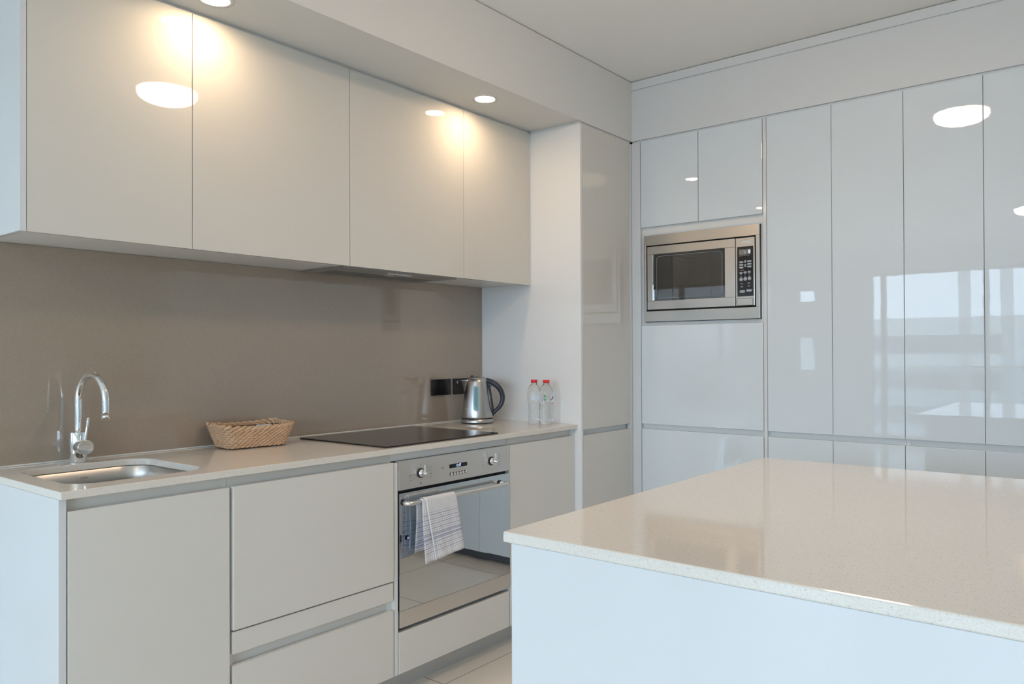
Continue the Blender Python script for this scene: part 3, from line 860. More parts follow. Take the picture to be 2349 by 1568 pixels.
# printed scales
def rect(bm, u0, u1, v0, v1, d=0.0006): add_box(bm, u0, u1, YO - d, YO - d + 0.0002, v0, v1)
for kx, marks in ((1.186, (('50', 1, 0.016), ('75', 1, 0.004), ('100', 1, -0.009), ('125', 1, -0.021), ('150', -1, -0.021), ('175', -1, -0.012), ('200', -1, -0.003))),
                  (1.572, (('o', 1, 0.020), ('s', 1, 0.006), ('f', 1, -0.008), ('g', 1, -0.02), ('a', -1, 0.016), ('b', -1, 0.002), ('m', -1, -0.012), ('c', -1, -0.024)))):
    kz = 0.797
    for s, sd, dz in marks:
        bm = new_bm()
        rect(bm, kx + sd * 0.020, kx + sd * 0.044, kz + dz - 0.0002, kz + dz + 0.0002)
        if len(s) > 1:
            add_text(bm, s, 0.0062, lambda u, v, d, a=kx + sd * 0.051, b=kz + dz: (a + u, YO - d, b + v), 0.0006)
        else:
            cx, cz = kx + sd * 0.049, kz + dz
            rect(bm, cx - 0.0028, cx + 0.0028, cz + 0.0021, cz + 0.0026); rect(bm, cx - 0.0028, cx + 0.0028, cz - 0.0026, cz - 0.0021)
            rect(bm, cx - 0.0028, cx - 0.0023, cz - 0.002, cz + 0.002); rect(bm, cx + 0.0023, cx + 0.0028, cz - 0.002, cz + 0.002)
            if sd > 0: rect(bm, cx - 0.0015, cx + 0.0015, cz - 0.0004, cz + 0.0002)
        obj('printed_mark', bm, M['greyink'] if kx < 1.3 else M['paleink'], cp)
for a in ((1.1855, 1.1875, 0.825, 0.829), (1.1845, 1.1885, 0.757, 0.763)):
    bm = new_bm(); rect(bm, *a); obj('printed_mark', bm, M['greyink'], cp)
for k in range(6):
    cx = 1.340 + 0.0158 * k
    bm = new_bm(); rect(bm, cx - 0.0016, cx + 0.0016, 0.7855, 0.7860); rect(bm, cx - 0.00025, cx + 0.00025, 0.7842, 0.7873)
    obj('printed_mark', bm, M['greyink'], cp)
bm = new_bm(); add_prism(bm, rrect(1.333, 1.430, 0.7955, 0.8105, 0.004, 5), PY, 0.0002, 0.0010)
ds = obj('clock_display', bm, M['black'], cp)
bm = new_bm(); add_text(bm, '12:17', 0.0135, lambda u, v, d: (1.3815 + u * 0.9, YO - d, 0.803 + v), 0.0014, thick=0.0001)
obj('clock_digits', bm, M['dispblue'], ds)
rb_ = box('indicator_lamp', M['redled'], cp, 1.291, 1.302, YO - 0.0008, YO + 0.0002, 0.8005, 0.8030)
for k in range(6):
    cx = 1.340 + 0.0158 * k
    bm = new_bm(); add_cyl(bm, (cx, YO - 0.0012, 0.7735), (cx, YO - 0.0085, 0.7735), 0.0046, n=20, bev=0.0008)
    bt = obj('button', bm, M['chrome'], cp)
    bm = new_bm(); add_cyl(bm, (cx, YO - 0.0001, 0.7735), (cx, YO - 0.0011, 0.7735), 0.0062, n=20)
    obj('button_shadow', bm, M['mattblack'], cp)  # black disc stands in for the shadow beside each button
bm = new_bm(); add_text(bm, 'smeg', 0.012, lambda u, v, d: (1.60 + u, YO - d, 0.291 + v), 0.0006)
obj('stamped_name', bm, M['alu'], dr)

# ------------------------------------------------------------------ towel over the handle
def towel():
    bm = new_bm(); uvl = bm.loops.layers.uv.new('UV')
    xl, xr, xh = 1.143, 1.313, 1.159
    # cross path over t: layer B left -> right, fold, layer A right -> hem
    path = []; nB = 26
    for i in range(nB + 1): path.append((xl + (xr - xl) * i / nB, 0.0))
    for i in range(1, 5):
        a = -PI / 2 + PI * i / 5; path.append((xr + 0.0016 * math.cos(a), 0.0016 + 0.0016 * math.sin(a)))
    for i in range(1, nB + 1): path.append((xr - (xr - xh) * i / nB, 0.0034))
    L = [0.0]
    for a, b in zip(path, path[1:]): L.append(L[-1] + math.hypot(b[0] - a[0], b[1] - a[1]))
    LF, LB = 0.209, 0.180; r0 = rb + 0.0022; ns = 44
    svals = [-LB + LB * i / 16 for i in range(16)] + [PI * r0 * i / 10 for i in range(10)] + [PI * r0 + LF * i / 22 for i in range(23)]
    grid = []
    for (x, d), l in zip(path, L):
        col = []
        r = r0 + d
        for s in svals:
            if s < 0:       # back flap, between the bar and the glass
                y = YHd + r; z = ZHd + s; g = -s / LB
                xx = x - 0.010 * g + 0.004 * math.sin(g * 4) - 0.01 * (1 - g)
                yy = y + 0.003 * math.sin(x * 70 + 1) * g + min(0.006, 0.010 * g)
                col.append((xx, min(yy, YO - 0.006), z))
            elif s <= PI * r0 + 1e-9:
                a = s / (r0)
                xx = x - 0.010 * (1 - a / PI)
                col.append((xx, YHd + r * math.cos(a), ZHd + r * math.sin(a)))
            else:
                q = s - PI * r0; g = q / LF
                fl_ = 0.030 * g * (x - xl) / (xr - xl) + (0.036 * g if d > 0.003 else 0.0) * (1 - (x - xh) / (xr - xh)) * 0.9
                xx = x + fl_ + 0.003 * g
                wav = 0.0035 * math.sin((x - xl) * 62 + 0.6 + g) * g + 0.002 * math.sin((x - xl) * 25 + 2 * g) * g
                yy = YHd - r - abs(wav) * 1.2 - 0.006 * g * g
                drop = q * (1 - 0.02 * g) 
                hang = 0.014 * g * (1 - (x - xl) / (xr - xl)) if d < 0.001 else 0.010 * g * (1 - (x - xh) / (xr - xh))
                zz = ZHd - q * 0.985 - hang + 0.006 * g * (x - xl) / (xr - xl)
                col.append((xx, yy, zz))
        grid.append([bm.verts.new(c) for c in col])
    for i in range(len(grid) - 1):
        for j in range(len(svals) - 1):
            f = bm.faces.new((grid[i][j], grid[i + 1][j], grid[i + 1][j + 1], grid[i][j + 1])); f.smooth = True
            us = (L[i], L[i + 1], L[i + 1], L[i]); vs = (svals[j], svals[j], svals[j + 1], svals[j + 1])
            f.material_index = 1 if i >= len(grid) - 2 else 0
            for lp, u, v in zip(f.loops, us, vs): lp[uvl].uv = (u, v)
    return bm
t = thing('tea_towel', 'folded white tea towel with blue checks hanging over the oven handle', 'towel', (1.22, YHd, 0.49))
tw = obj('cloth', towel(), [M['towel'], M['hem']], t, recalc=False)
md = tw.modifiers.new('thickness', 'SOLIDIFY'); md.thickness = 0.0009; md.offset = 0
tb = box('care_tag', M['navy'], t, 1.113, 1.128, YO - 0.0055, YO - 0.0045, 0.568, 0.582)
bm = new_bm()
for k in range(3): add_box(bm, 1.1155 + 0.004 * k, 1.118 + 0.004 * k, YO - 0.0059, YO - 0.0056, 0.571, 0.579)
obj('tag_print', bm, M['whiteink'], tb)

# ------------------------------------------------------------------ microwave
t = thing('built_in_microwave', 'built-in stainless steel microwave with trim frame in the tall cabinet', 'microwave', (XR + 0.2, -0.99, 1.38))
def X(u, v, d): return (XR - 0.004 - d, u, v)     # u = y, v = z, d = towards the room
def xb(name, m, parent, y0, y1, z0, z1, d0, d1, bev=0.0, label=None):
    bm = new_bm(); add_box(bm, XR - 0.004 - d0, XR - 0.004 - d1, y0, y1, z0, z1, bev)
    return obj(name, bm, m, parent, label)
bm = new_bm()
xo0, xo1 = XR - 0.004, XR + 0.0135
MY0, MY1, MZ0, MZ1 = -1.2915, -0.690, 1.3845, 1.815
fy_in0, fy_in1, fz0, fz1 = -1.2755, -0.7035, 1.4365, 1.7645
add_box(bm, xo0, xo1, MY0, MY1, fz1, MZ1, 0.001); add_box(bm, xo0, xo1, MY0, MY1, MZ0, fz0, 0.001)
add_box(bm, xo0, xo1, MY0, fy_in0, fz0, fz1, 0.001); add_box(bm, xo0, xo1, fy_in1, MY1, fz0, fz1, 0.001)
obj('trim_frame', bm, M['steel'], t)
bm = new_bm(); g_ = 0.0019; gx = (XR + 0.0138, XR + 0.0178)
add_box(bm, *gx, MY0 - g_, MY0 + 0.006, MZ0 - g_, MZ1 + g_); add_box(bm, *gx, MY1 - 0.006, MY1 + g_, MZ0 - g_, MZ1 + g_)
add_box(bm, *gx, MY0 + 0.006, MY1 - 0.006, MZ1 - 0.006, MZ1 + g_); add_box(bm, *gx, MY0 + 0.006, MY1 - 0.006, MZ0 - g_, MZ0 + 0.004)
obj('gasket', bm, M['mattblack'], t)
bm = new_bm()
add_box(bm, XR + 0.02, XR + 0.43, fy_in0 + 0.002, fy_in0 + 0.02, fz0 + 0.002, fz1 - 0.002)
add_box(bm, XR + 0.02, XR + 0.43, fy_in1 - 0.02, fy_in1 - 0.002, fz0 + 0.002, fz1 - 0.002)
add_box(bm, XR + 0.02, XR + 0.43, fy_in0 + 0.02, fy_in1 - 0.02, fz0 + 0.002, fz0 + 0.02)
add_box(bm, XR + 0.02, XR + 0.43, fy_in0 + 0.02, fy_in1 - 0.02, fz1 - 0.02, fz1 - 0.002)
add_box(bm, XR + 0.42, XR + 0.43, fy_in0 + 0.02, fy_in1 - 0.02, fz0 + 0.02, fz1 - 0.02)
add_box(bm, XR + 0.02, XR + 0.42, -1.20, -1.16, fz0 + 0.02, fz1 - 0.02)
add_box(bm, XR + 0.012, XR + 0.02, fy_in0 - 0.01, fy_in0 + 0.004, fz0, fz1); add_box(bm, XR + 0.012, XR + 0.02, fy_in1 - 0.004, fy_in1 + 0.006, fz0, fz1)
add_box(bm, XR + 0.012, XR + 0.02, fy_in0, fy_in1, fz0 - 0.01, fz0 + 0.006); add_box(bm, XR + 0.012, XR + 0.02, fy_in0, fy_in1, fz1 - 0.004, fz1 + 0.01)
obj('housing', bm, M['mattblack'], t)
bm = new_bm(); add_box(bm, XR + 0.025, XR + 0.41, -1.155, -0.73, 1.462, 1.470); add_box(bm, XR + 0.40, XR + 0.41, -1.155, -0.73, 1.47, 1.735); add_box(bm, XR + 0.03, XR + 0.40, -1.158, -1.156, 1.47, 1.735); add_box(bm, XR + 0.03, XR + 0.40, -0.731, -0.729, 1.47, 1.735)
obj('cavity_liner', bm, M['cavity'], t)
# door
dy0, dy1, dz0, dz1 = -1.1755, -0.7095, 1.4445, 1.7585
wy0, wy1, wz0, wz1 = -1.124, -0.742, 1.487, 1.719
mdoor = xb('door', M['steel'], t, dy0, dy1, wz1, dz1, 0.0, -0.020, 0.001, label='stainless steel microwave door with dark window')
bm = new_bm()
add_box(bm, XR - 0.004, XR + 0.016, dy0, dy1, dz0, wz0, 0.001)
add_box(bm, XR - 0.003, XR + 0.016, dy0, wy0, wz0 + 0.0005, wz1 - 0.0005, 0.0006)
add_box(bm, XR - 0.003, XR + 0.016, wy1, dy1, wz0 + 0.0005, wz1 - 0.0005, 0.0006)
obj('door_rails', bm, M['steel'], mdoor)
xb('door_glass', M['mwglass'], mdoor, wy0 + 0.0003, wy1 - 0.0003, wz0 + 0.0003, wz1 - 0.0003, 0.0, -0.004)
bm = new_bm()
outr = rrect(wy0 + 0.001, wy1 - 0.001, wz0 + 0.001, wz1 - 0.001, 0.002, 3)
inr = rrect(wy0 + 0.012, wy1 - 0.022, wz0 + 0.012, wz1 - 0.012, 0.016, 3)
a = [bm.verts.new(X(u, v, -0.006)) for u, v in outr]; b = [bm.verts.new(X(u, v, -0.006)) for u, v in inr]
for k in range(len(a)): bm.faces.new((a[k], a[(k + 1) % len(a)], b[(k + 1) % len(a)], b[k]))
mo = obj('window_mask', bm, M['mattblack'], mdoor)
md = mo.modifiers.new('thickness', 'SOLIDIFY'); md.thickness = 0.002
bm = new_bm(); add_tube(bm, [X(u, v, 0.0008) for u, v in inr] + [X(*inr[0], 0.0008)], 0.0009, n=6, cap=False)
obj('window_bead', bm, M['keys'], mdoor)
bm = new_bm(); add_box(bm, XR - 0.012, XR - 0.004, wy1 - 0.006, wy1 - 0.001, wz0 + 0.002, wz1 - 0.002, 0.0015)
obj('door_handle', bm, M['chrome'], mdoor)
# control panel
pan = xb('control_panel', M['steel'], t, -1.2705, -1.1785, 1.4445, 1.7585, 0.0, -0.020, 0.002)
gp = xb('keypad', M['black'], pan, -1.2640, -1.1865, 1.488, 1.717, 0.0008, -0.001)
dsp = xb('display', pmat('display_glass', (0.20, 0.19, 0.16), 0.2), gp, -1.2525, -1.1955, 1.679, 1.7045, 0.0013, 0.0009)
XM = lambda cy, cz, k=1.0: (lambda u, v, d: (XR - 0.004 - d, cy - u * k, cz + v))
bm = new_bm()
add_text(bm, '8 8:8', 0.020, XM(-1.2175, 1.6918, 0.82), 0.0016)
obj('unlit_digits', bm, M['dimink'], dsp)
bm = new_bm(); add_text(bm, '0', 0.021, XM(-1.2455, 1.692, 0.9), 0.0020, thick=0.0004); add_text(bm, ':', 0.020, XM(-1.2245, 1.6918, 0.9), 0.0020, thick=0.0004)
obj('lit_digits', bm, M['dispblue'], dsp)
def key(cy, cz, w, h, round_=False):
    bm = new_bm()
    add_prism(bm, rrect(cy - w / 2, cy + w / 2, cz - h / 2, cz + h / 2, min(w, h) / 2 - 0.0002, 5), X, 0.0008, 0.0018)
    return obj('key', bm, M['keys'], gp)
for r in range(3):
    key(-1.2065, 1.6455 - 0.0125 * r, 0.021, 0.0085); key(-1.2455, 1.6480 - 0.0125 * r, 0.021, 0.0085)
key(-1.2260, 1.6475, 0.009, 0.014); key(-1.2260, 1.6290, 0.009, 0.014)
for k in range(3): key(-1.2055 - 0.0195 * k, 1.5965 + 0.0012 * k, 0.0150, 0.0095)
for k in range(3): key(-1.2055 - 0.0200 * k, 1.5665 + 0.0012 * k, 0.0175, 0.0165)
key(-1.2110, 1.5105, 0.027, 0.012); key(-1.2435, 1.5135, 0.028, 0.012)
def mk(cy, cz, w, h=0.0012):
    bm = new_bm(); add_box(bm, XR - 0.004 - 0.0024, XR - 0.004 - 0.0020, cy - w / 2, cy + w / 2, cz - h / 2, cz + h / 2)
    obj('key_legend', bm, M['whiteink'], gp)
for r in range(3):
    mk(-1.2065, 1.6455 - 0.0125 * r, 0.012); mk(-1.2455, 1.6480 - 0.0125 * r, 0.012)
for k in range(5): mk(-1.2020 - 0.0105 * k, 1.6745 + 0.0003 * k, 0.006)
mk(-1.2100, 1.6085, 0.020)
for k in range(3):
    mk(-1.2055 - 0.0195 * k, 1.5885 + 0.0012 * k, 0.007); mk(-1.2055 - 0.0200 * k, 1.5780 + 0.0012 * k, 0.008); mk(-1.2055 - 0.0200 * k, 1.5665 + 0.0012 * k, 0.009)
for cy, cz in ((-1.2085, 1.5455), (-1.2430, 1.5475), (-1.2085, 1.5320), (-1.2430, 1.5340)): mk(cy, cz, 0.011, 0.002)
mk(-1.2110, 1.5105, 0.010); mk(-1.2435, 1.5135, 0.018)
bm = new_bm(); add_text(bm, 'smeg', 0.0185, XM(-1.2320, 1.7395), 0.0012, thick=0.0007)
for k in range(3): add_box(bm, XR - 0.0050, XR - 0.0046, -1.2105 - 0.0028 * k, -1.2045 - 0.0028 * k, 1.7375 + 0.0014 * k, 1.7382 + 0.0014 * k)
obj('brand_mark', bm, M['whiteink'], pan)
bm = new_bm(); add_prism(bm, rrect(-1.2605, -1.1870, 1.4465, 1.4775, 0.004, 4), X, 0.0004, 0.0022)
obj('door_release', bm, M['steel'], pan)
bm = new_bm(); oo = rrect(-1.2617, -1.1858, 1.4455, 1.4787, 0.005, 4); add_tube(bm, [X(u, v, 0.0003) for u, v in oo] + [X(*oo[0], 0.0003)], 0.0007, n=6, cap=False)
obj('release_groove', bm, M['mattblack'], pan)

# ------------------------------------------------------------------ kettle
KC = Vector((1.958, -0.158, ZW)); KS = 1.09; e1 = Vector((0.612, -0.791, 0)); e2 = Vector((-0.791, -0.612, 0))   # e1 = handle side, e2 = towards the room
t = thing('electric_kettle', 'brushed steel electric kettle with a dark curved handle in the worktop corner', 'kettle', KC)
def K(a, b, z): return KC + e1 * a + e2 * b + Vector((0, 0, z))
def ks(p): return [(r * KS, z) for r, z in p]
bm = new_bm(); add_lathe(bm, KC, ks([(0.064, 0.0003), (0.069, 0.0016), (0.069, 0.004)]), 48)
kf = obj('foot_ring', bm, M['mattblack'], t)
bm = new_bm(); add_lathe(bm, KC, ks([(0.0700, 0.0040), (0.0705, 0.006), (0.0695, 0.0205), (0.0680, 0.0215)]), 56)
obj('power_base', bm, M['steelv'], t)
bm = new_bm(); add_lathe(bm, KC, ks([(0.0668, 0.0215), (0.0668, 0.0255)]), 56)
obj('shadow_ring', bm, M['mattblack'], t)
bm = new_bm()
prof = [(0.0680, 0.0255), (0.0682, 0.030), (0.0672, 0.05), (0.0645, 0.08), (0.0605, 0.11), (0.0560, 0.14), (0.0510, 0.17), (0.0460, 0.195), (0.0435, 0.2085), (0.0415, 0.2100)]
prof = ks(prof)
add_lathe(bm, KC, prof, 64)
kbody = obj('jug', bm, M['steelv'], t)
def rad(z):
    for (r0, z0), (r1, z1) in zip(prof, prof[1:]):
        if z0 <= z <= z1: return r0 + (r1 - r0) * (z - z0) / (z1 - z0)
    return prof[-1][0]
bm = new_bm(); add_lathe(bm, KC, ks([(0.0412, 0.2100), (0.040, 0.213), (0.032, 0.2180), (0.016, 0.2215), (0.002, 0.2225)]), 48)
lid = obj('lid', bm, M['steelv'], t)
bm = new_bm(); bb = [K(-0.030 + 0.011 * i / 6, 0.0, 0.2185 + 0.0035 * math.sin(PI * i / 6)) for i in range(7)]; add_tube(bm, bb, 0.0045, n=10, flat=1.8, side=e2)
obj('lid_catch', bm, M['mattblack'], lid)
# spout: a tapering open beak on the left
bm = new_bm(); secs = []
for i, z in enumerate((0.145, 0.160, 0.175, 0.188, 0.1985, 0.2070)):
    f = i / 5; ext = 0.003 + 0.034 * f ** 1.05; w = 0.006 + 0.022 * f; r = rad(z)
    ring = []
    for k in range(13):
        a = -1 + 2 * k / 12
        prot = ext * (1 - abs(a) ** 1.25)
        ring.append(bm.verts.new(K(-(math.sqrt(max(1e-6, r * r - (w * a) ** 2)) + prot - 0.001), w * a, z - (0.004 * (1 - abs(a)) if i == 5 else 0))))
    secs.append(ring)
for a, b in zip(secs, secs[1:]):
    for k in range(12):
        f = bm.faces.new((a[k], a[k + 1], b[k + 1], b[k])); f.smooth = True
sp_ = obj('spout', bm, M['steelv'], t)
md = sp_.modifiers.new('thickness', 'SOLIDIFY'); md.thickness = 0.0012; md.offset = 1
# handle
bm = new_bm(); hp = []; rsz = []
ctrl = [(0.040, 0.2030, .0085), (0.055, 0.1985, .0100), (0.075, 0.1880, .0110), (0.095, 0.1710, .0108), (0.109, 0.1480, .0100), (0.1150, 0.1230, .0096), (0.1120, 0.0980, .0092), (0.1010, 0.0760, .0086), (0.0850, 0.0590, .0080), (0.0735, 0.0500, .0075)]
def cr(p, i, s):
    p0, p1, p2, p3 = p[max(i - 1, 0)], p[i], p[i + 1], p[min(i + 2, len(p) - 1)]
    return [0.5 * (2 * p1[k] + (p2[k] - p0[k]) * s + (2 * p0[k] - 5 * p1[k] + 4 * p2[k] - p3[k]) * s * s + (3 * p1[k] - p0[k] - 3 * p2[k] + p3[k]) * s ** 3) for k in range(3)]
for i in range(len(ctrl) - 1):
    for s in (0, .25, .5, .75):
        a, z, r = cr(ctrl, i, s); hp.append(K(a * 1.05, 0, z)); rsz.append(r * 1.2)
hp.append(K(ctrl[-1][0], 0, ctrl[-1][1])); rsz.append(ctrl[-1][2])
add_tube(bm, hp, rsz, n=18, flat=1.3, side=e2)
# web between handle top and jug
kh = obj('handle', bm, M['handlegrey'], t)
bm = new_bm(); sb = []; sr = []
for z in (0.034, 0.06, 0.09, 0.12, 0.15, 0.18, 0.2045): sb.append(K(rad(z) + 0.0005, 0, z)); sr.append(0.0065 if z < .17 else 0.008)
add_tube(bm, sb, sr, n=14, flat=1.6, side=e2)
obj('handle_spine', bm, M['handlegrey'], t)
bm = new_bm()
web = [(rad(0.2) - 0.002, 0.205), (0.058, 0.201), (0.078, 0.190), (0.072, 0.176), (0.062, 0.168), (rad(0.15) + 0.001, 0.150)]
add_prism(bm, web, lambda u, v, d: K(u, d, v), -0.009, 0.009)
obj('handle_web', bm, M['handlegrey'], t)
bm = new_bm(); add_tube(bm, [K(0.080, 0, 0.1960), K(0.089, 0, 0.1900), K(0.097, 0, 0.1825)], 0.0035, n=10, flat=2.0, side=e2)
obj('switch', bm, M['mattblack'], t)
# gauge (faces the room)
def wrap(u, z, off):
    r = rad(z) + off; a = u / r
    return K(r * math.sin(a), r * math.cos(a), z)
def gaugeplate(w, z0, z1, off, m, name, par):
    bm = new_bm(); nz = 14; nu = 8; zz = []
    cap = w
    rows = []
    for i in range(nz + 1):
        s = i / nz; z = z0 + (z1 - z0) * (0.5 - 0.5 * math.cos(PI * s))
        dd = min(z - z0, z1 - z)
        hw_ = w if dd >= cap else math.sqrt(max(0.0, cap * cap - (cap - dd) ** 2)) + 1e-4
        rows.append([bm.verts.new(wrap(hw_ * (2 * k / nu - 1), z, off)) for k in range(nu + 1)])
    for a, b in zip(rows, rows[1:]):
        for k in range(nu):
            f = bm.faces.new((a[k], a[k + 1], b[k + 1], b[k])); f.smooth = True
    o = obj(name, bm, m, par); mm = o.modifiers.new('thickness', 'SOLIDIFY'); mm.thickness = 0.0015; mm.offset = -1
    return o
g1 = gaugeplate(0.0122, 0.060, 0.178, 0.0022, M['gauge'], 'water_gauge', t)
g2 = gaugeplate(0.0068, 0.066, 0.172, 0.0030, M['gauge2'], 'gauge_window', g1)
bm = new_bm()
for k in range(6):
    z = 0.083 + 0.0145 * k
    vs = [bm.verts.new(wrap(u, zz, 0.0034)) for u, zz in ((-0.003, z), (0.0035, z), (0.0035, z + 0.0012), (-0.003, z + 0.0012))]; bm.faces.new(vs)
    if k: 
        vs = [bm.verts.new(wrap(u, zz, 0.0034)) for u, zz in ((-0.0005, z - 0.005), (0.0005, z - 0.005), (0.0005, z), (-0.0005, z))]; bm.faces.new(vs)
obj('gauge_marks', bm, M['whiteink'], g1)
bm = new_bm(); add_text(bm, 'Breville', 0.0085, lambda u, v, d: wrap(u - 0.047, 0.0705 + v, 0.0006), 0)
obj('brand_mark', bm, M['whiteink'], kbody)
bm = new_bm(); add_tube(bm, [K(0.066, 0.0, 0.0430), K(0.076, 0.0, 0.0425), K(0.088, 0.002, 0.0420)], 0.0014, n=8)
obj('boil_switch', bm, M['mattblack'], t)

# ------------------------------------------------------------------ bottles
def make_bottle(loc, rz, label):
    t = thing('water_bottle', label, 'bottle', loc, 'small water bottles beside the kettle')
    C = Vector(loc); bm = new_bm()
    pr = [(0.012, 0.0006), (0.020, 0.0003), (0.0255, 0.003), (0.0285, 0.010), (0.0302, 0.018)]
    z = 0.022
    for i in range(6):
        pr += [(0.0300, z), (0.0306, z + 0.002), (0.0276, z + 0.0062), (0.0300, z + 0.0105)]; z += 0.0125
    # slight waist
    pr = [(r * (0.965 if 0.065 < zz < 0.095 else 1.0), zz) for r, zz in pr]
    pr += [(0.0312, 0.102), (0.0316, 0.108), (0.0316, 0.142), (0.0312, 0.150), (0.0290, 0.161), (0.0245, 0.172), (0.0185, 0.181), (0.0140, 0.1865), (0.0128, 0.190), (0.0128, 0.1955)]
    add_lathe(bm, C, pr, 40)
    body = obj('bottle_body', bm, M['bottle'], t)
    bm = new_bm(); n = 40; 
    add_lathe(bm, C, [(0.0150, 0.1930), (0.0154, 0.1935), (0.0154, 0.2050), (0.0145, 0.2060), (0.002, 0.2062)], n)
    obj('cap', bm, M['red'], t)
    bm = new_bm(); add_lathe(bm, C, [(0.0150, 0.1895), (0.0158, 0.1900), (0.0158, 0.1915), (0.0150, 0.1920)], 32)
    obj('neck_ring', bm, M['bottle'], t)
    def patch(name, m, a0, a1, z0, z1, off=0.0006, ell=False):
        bm = new_bm(); k = 10; c0 = rz + math.radians(a0); c1 = rz + math.radians(a1); r = 0.0316 + off
        if not ell:
            A = [bm.verts.new(C + Vector((r * math.cos(c0 + (c1 - c0) * i / k), r * math.sin(c0 + (c1 - c0) * i / k), z0))) for i in range(k + 1)]
            B = [bm.verts.new(C + Vector((r * math.cos(c0 + (c1 - c0) * i / k), r * math.sin(c0 + (c1 - c0) * i / k), z1))) for i in range(k + 1)]
            for i in range(k): f = bm.faces.new((A[i], A[i + 1], B[i + 1], B[i])); f.smooth = True
        else:
            vs = []
            for i in range(20):
                w = 2 * PI * i / 20; a = (c0 + c1) / 2 + (c1 - c0) / 2 * math.cos(w); zz = (z0 + z1) / 2 + (z1 - z0) / 2 * math.sin(w)
                vs.append(bm.verts.new(C + Vector((r * math.cos(a), r * math.sin(a), zz))))
            bm.faces.new(vs)
        return obj(name, bm, m, t)
    patch('label_panel', M['label'], -28, 32, 0.111, 0.137)
    patch('label_print', M['paper'], -33, -30, 0.104, 0.137, 0.0008)
    patch('label_dot', M['green'], 50, 68, 0.126, 0.137, 0.0009, True); patch('label_dot', M['green'], 50, 68, 0.111, 0.122, 0.0009, True)
    patch('label_stripe', M['blueink'], 36, 39, 0.105, 0.113, 0.0009)
    patch('label_dot', M['red'], -80, -68, 0.128, 0.136, 0.0009, True)
    em = patch('label_emblem', M['paper'], 105, 150, 0.108, 0.136, 0.0007, True)
    bm = new_bm()
    for i in range(5):
        a = rz + math.radians(112 + 8 * i); r = 0.0328; z_ = 0.116 + 0.0032 * i
        add_ball(bm, C + Vector((r * math.cos(a), r * math.sin(a), z_)), 0.0016, (1, 1, 1.6), None, 6, 5)
    obj('emblem_mark', bm, M['blueink'], em)
    return t
cam_dir = math.atan2(-2.22, -2.8)    # direction from the bottles towards the lens
make_bottle((2.072, -0.414, ZW), cam_dir - math.radians(2), 'red-capped clear water bottle, the left of the pair, pale label panel facing out')
make_bottle((2.080, -0.479, ZW), cam_dir - math.radians(72), 'red-capped clear water bottle, the right of the pair, green dots and emblem facing out')

# ------------------------------------------------------------------ power outlets
t = thing('wall_outlet', 'black single-socket wall plate on the splashback left of the kettle', 'outlet', (1.861, -0.01, 1.03), 'black wall plates on the splashback')
bm = new_bm(); add_box(bm, 1.798, 1.926, -0.0165, -0.0068, 1.031, 1.108, 0.003, 3)
obj('plate', bm, M['black'], t)
bm = new_bm(); add_cyl(bm, (1.862, -0.0165, 1.070), (1.862, -0.0195, 1.070), 0.013, n=32, bev=0.001); add_cyl(bm, (1.862, -0.0195, 1.070), (1.862, -0.0235, 1.070), 0.005, n=16)
obj('socket', bm, M['black'], t)
t = thing('wall_outlet', 'black power point on the splashback partly hidden behind the kettle spout', 'outlet', (2.01, -0.01, 1.03), 'black wall plates on the splashback')
bm = new_bm(); add_box(bm, 1.947, 2.075, -0.0165, -0.0068, 1.031, 1.108, 0.003, 3)
obj('plate', bm, M['black'], t)
for x in (1.968, 2.043):
    bm = new_bm()
    add_box(bm, x - 0.001, x + 0.001, -0.0172, -0.0164, 1.048, 1.058); add_box(bm, x - 0.009, x - 0.007, -0.0172, -0.0164, 1.062, 1.072); add_box(bm, x + 0.007, x + 0.009, -0.0172, -0.0164, 1.062, 1.072)
    obj('socket_slots', bm, M['mattblack'], t)
    box('rocker_switch', M['keys'], t, x - 0.0035, x + 0.0035, -0.0195, -0.0164, 1.084, 1.096, 0.0008)

# ------------------------------------------------------------------ lights
warm = (1.0, 0.80, 0.58)
WL = 1.0
def downlight(x, y, z, label):
    t = thing('downlight', label, 'light', (x, y, z), 'recessed downlights in the bulkhead')
    bm = new_bm(); add_lathe(bm, (x, y, z), [(0.056, -0.0006), (0.0558, -0.0022), (0.043, -0.0030), (0.0405, -0.0018), (0.0405, -0.0006)], 48, False, False)
    obj('trim_ring', bm, M['carcass'], t)
    bm = new_bm(); add_cyl(bm, (x, y, z - 0.0006), (x, y, z - 0.0018), 0.0402, n=40)
    obj('lamp_lens', bm, emis('downlight_lens', (1.0, 0.72, 0.45), 130.0), t)
downlight(1.664, -0.478, ZS, 'round recessed downlight in the bulkhead above the kettle end of the worktop')
downlight(0.478, -0.450, ZS, 'round recessed downlight in the bulkhead above the sink, at the top edge of the photo')
def oyster(x, y, label):
    t = thing('ceiling_light', label, 'light', (x, y, ZC), 'round ceiling lights')
    bm = new_bm(); add_lathe(bm, (x, y, ZC), [(0.165, -0.0005), (0.165, -0.034), (0.152, -0.048), (0.140, -0.048)], 56, True, True)
    obj('base_ring', bm, M['carcass'], t)
    bm = new_bm(); add_lathe(bm, (x, y, ZC), [(0.139, -0.0482), (0.140, -0.065), (0.131, -0.082), (0.105, -0.097), (0.06, -0.106), (0.004, -0.108)], 56, True, True)
    obj('diffuser', bm, emis('opal_diffuser', (1.0, 0.71, 0.50), 52.0 * WL), t)
oyster(1.163, -1.881, 'round opal ceiling light above the island, seen as a bright oval in the glossy doors')
oyster(-2.45, -1.88, 'round opal ceiling light over the living area, partly mirrored at the right edge')

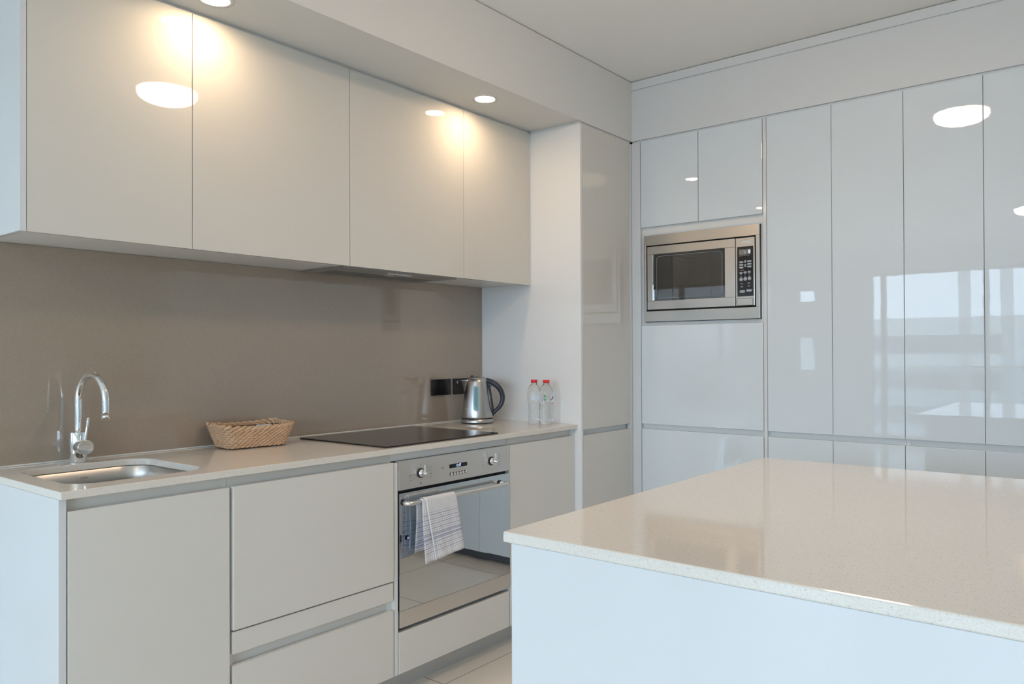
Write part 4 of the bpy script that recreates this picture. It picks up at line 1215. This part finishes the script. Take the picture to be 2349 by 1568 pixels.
# world: overcast bright sky, darker below the horizon
w = bpy.data.worlds.new('sky'); S.world = w; w.use_nodes = True; nt = w.node_tree
bg = nt.nodes['Background']
tc = N(nt, 'ShaderNodeTexCoord'); sp = N(nt, 'ShaderNodeSeparateXYZ'); nt.links.new(tc.outputs['Generated'], sp.inputs[0])
mr = N(nt, 'ShaderNodeMapRange'); mr.inputs['From Min'].default_value = -0.02; mr.inputs['From Max'].default_value = 0.02
nt.links.new(sp.outputs[2], mr.inputs['Value'])
nt.links.new(mixc(nt, mr.outputs[0], (0.27, 0.36, 0.45), (0.66, 0.85, 1.08)), bg.inputs['Color'])
bg.inputs['Strength'].default_value = 9.8
for (y0, y1, z0, z1) in ((WY0, WY1, WZ0, WZ1),):
    L = bpy.data.lights.new('window_portal', 'AREA'); L.shape = 'RECTANGLE'; L.size = z1 - z0; L.size_y = y1 - y0
    L.cycles.is_portal = True
    o = bpy.data.objects.new('window_portal', L); COL.objects.link(o); o.location = (XW - 0.13, (y0 + y1) / 2, (z0 + z1) / 2)
    o.rotation_euler = (0, -PI / 2, 0)

# ------------------------------------------------------------------ camera
cd = bpy.data.cameras.new('camera'); cam = bpy.data.objects.new('camera', cd); COL.objects.link(cam)
yaw, pit, rol = math.radians(52.29942485), math.radians(0.38572003), math.radians(-0.23877857)
fw = Vector((math.sin(yaw) * math.cos(pit), math.cos(yaw) * math.cos(pit), math.sin(pit)))
rt = Vector((math.cos(yaw), -math.sin(yaw), 0)); up = rt.cross(fw)
Rv = math.cos(rol) * rt + math.sin(rol) * up; Uv = -math.sin(rol) * rt + math.cos(rol) * up
m3 = Matrix((Rv, Uv, -fw)).transposed().to_4x4(); m3.translation = Vector((-0.75629567, -2.65132115, 1.22906535))
cam.matrix_world = m3
cd.sensor_width = 36; cd.sensor_fit = 'HORIZONTAL'; cd.lens = 1766.128 / 2349 * 36
cd.shift_x = -70.468 / 2349; cd.shift_y = 14.195 / 2349; cd.clip_start = 0.02; cd.clip_end = 500
S.camera = cam
S.view_settings.view_transform = 'Standard'; S.view_settings.look = 'None'; S.view_settings.gamma = 1.0
S.view_settings.use_curve_mapping = False; S.view_settings.exposure = -0.12
S.cycles.use_denoising = True
S.cycles.max_bounces = 12; S.cycles.diffuse_bounces = 7; S.cycles.glossy_bounces = 6; S.cycles.transmission_bounces = 8; S.cycles.transparent_max_bounces = 12
S.cycles.use_adaptive_sampling = True; S.cycles.adaptive_threshold = 0.05; S.cycles.use_light_tree = False
S.cycles.sample_clamp_indirect = 8.0
S.cycles.caustics_refractive = True
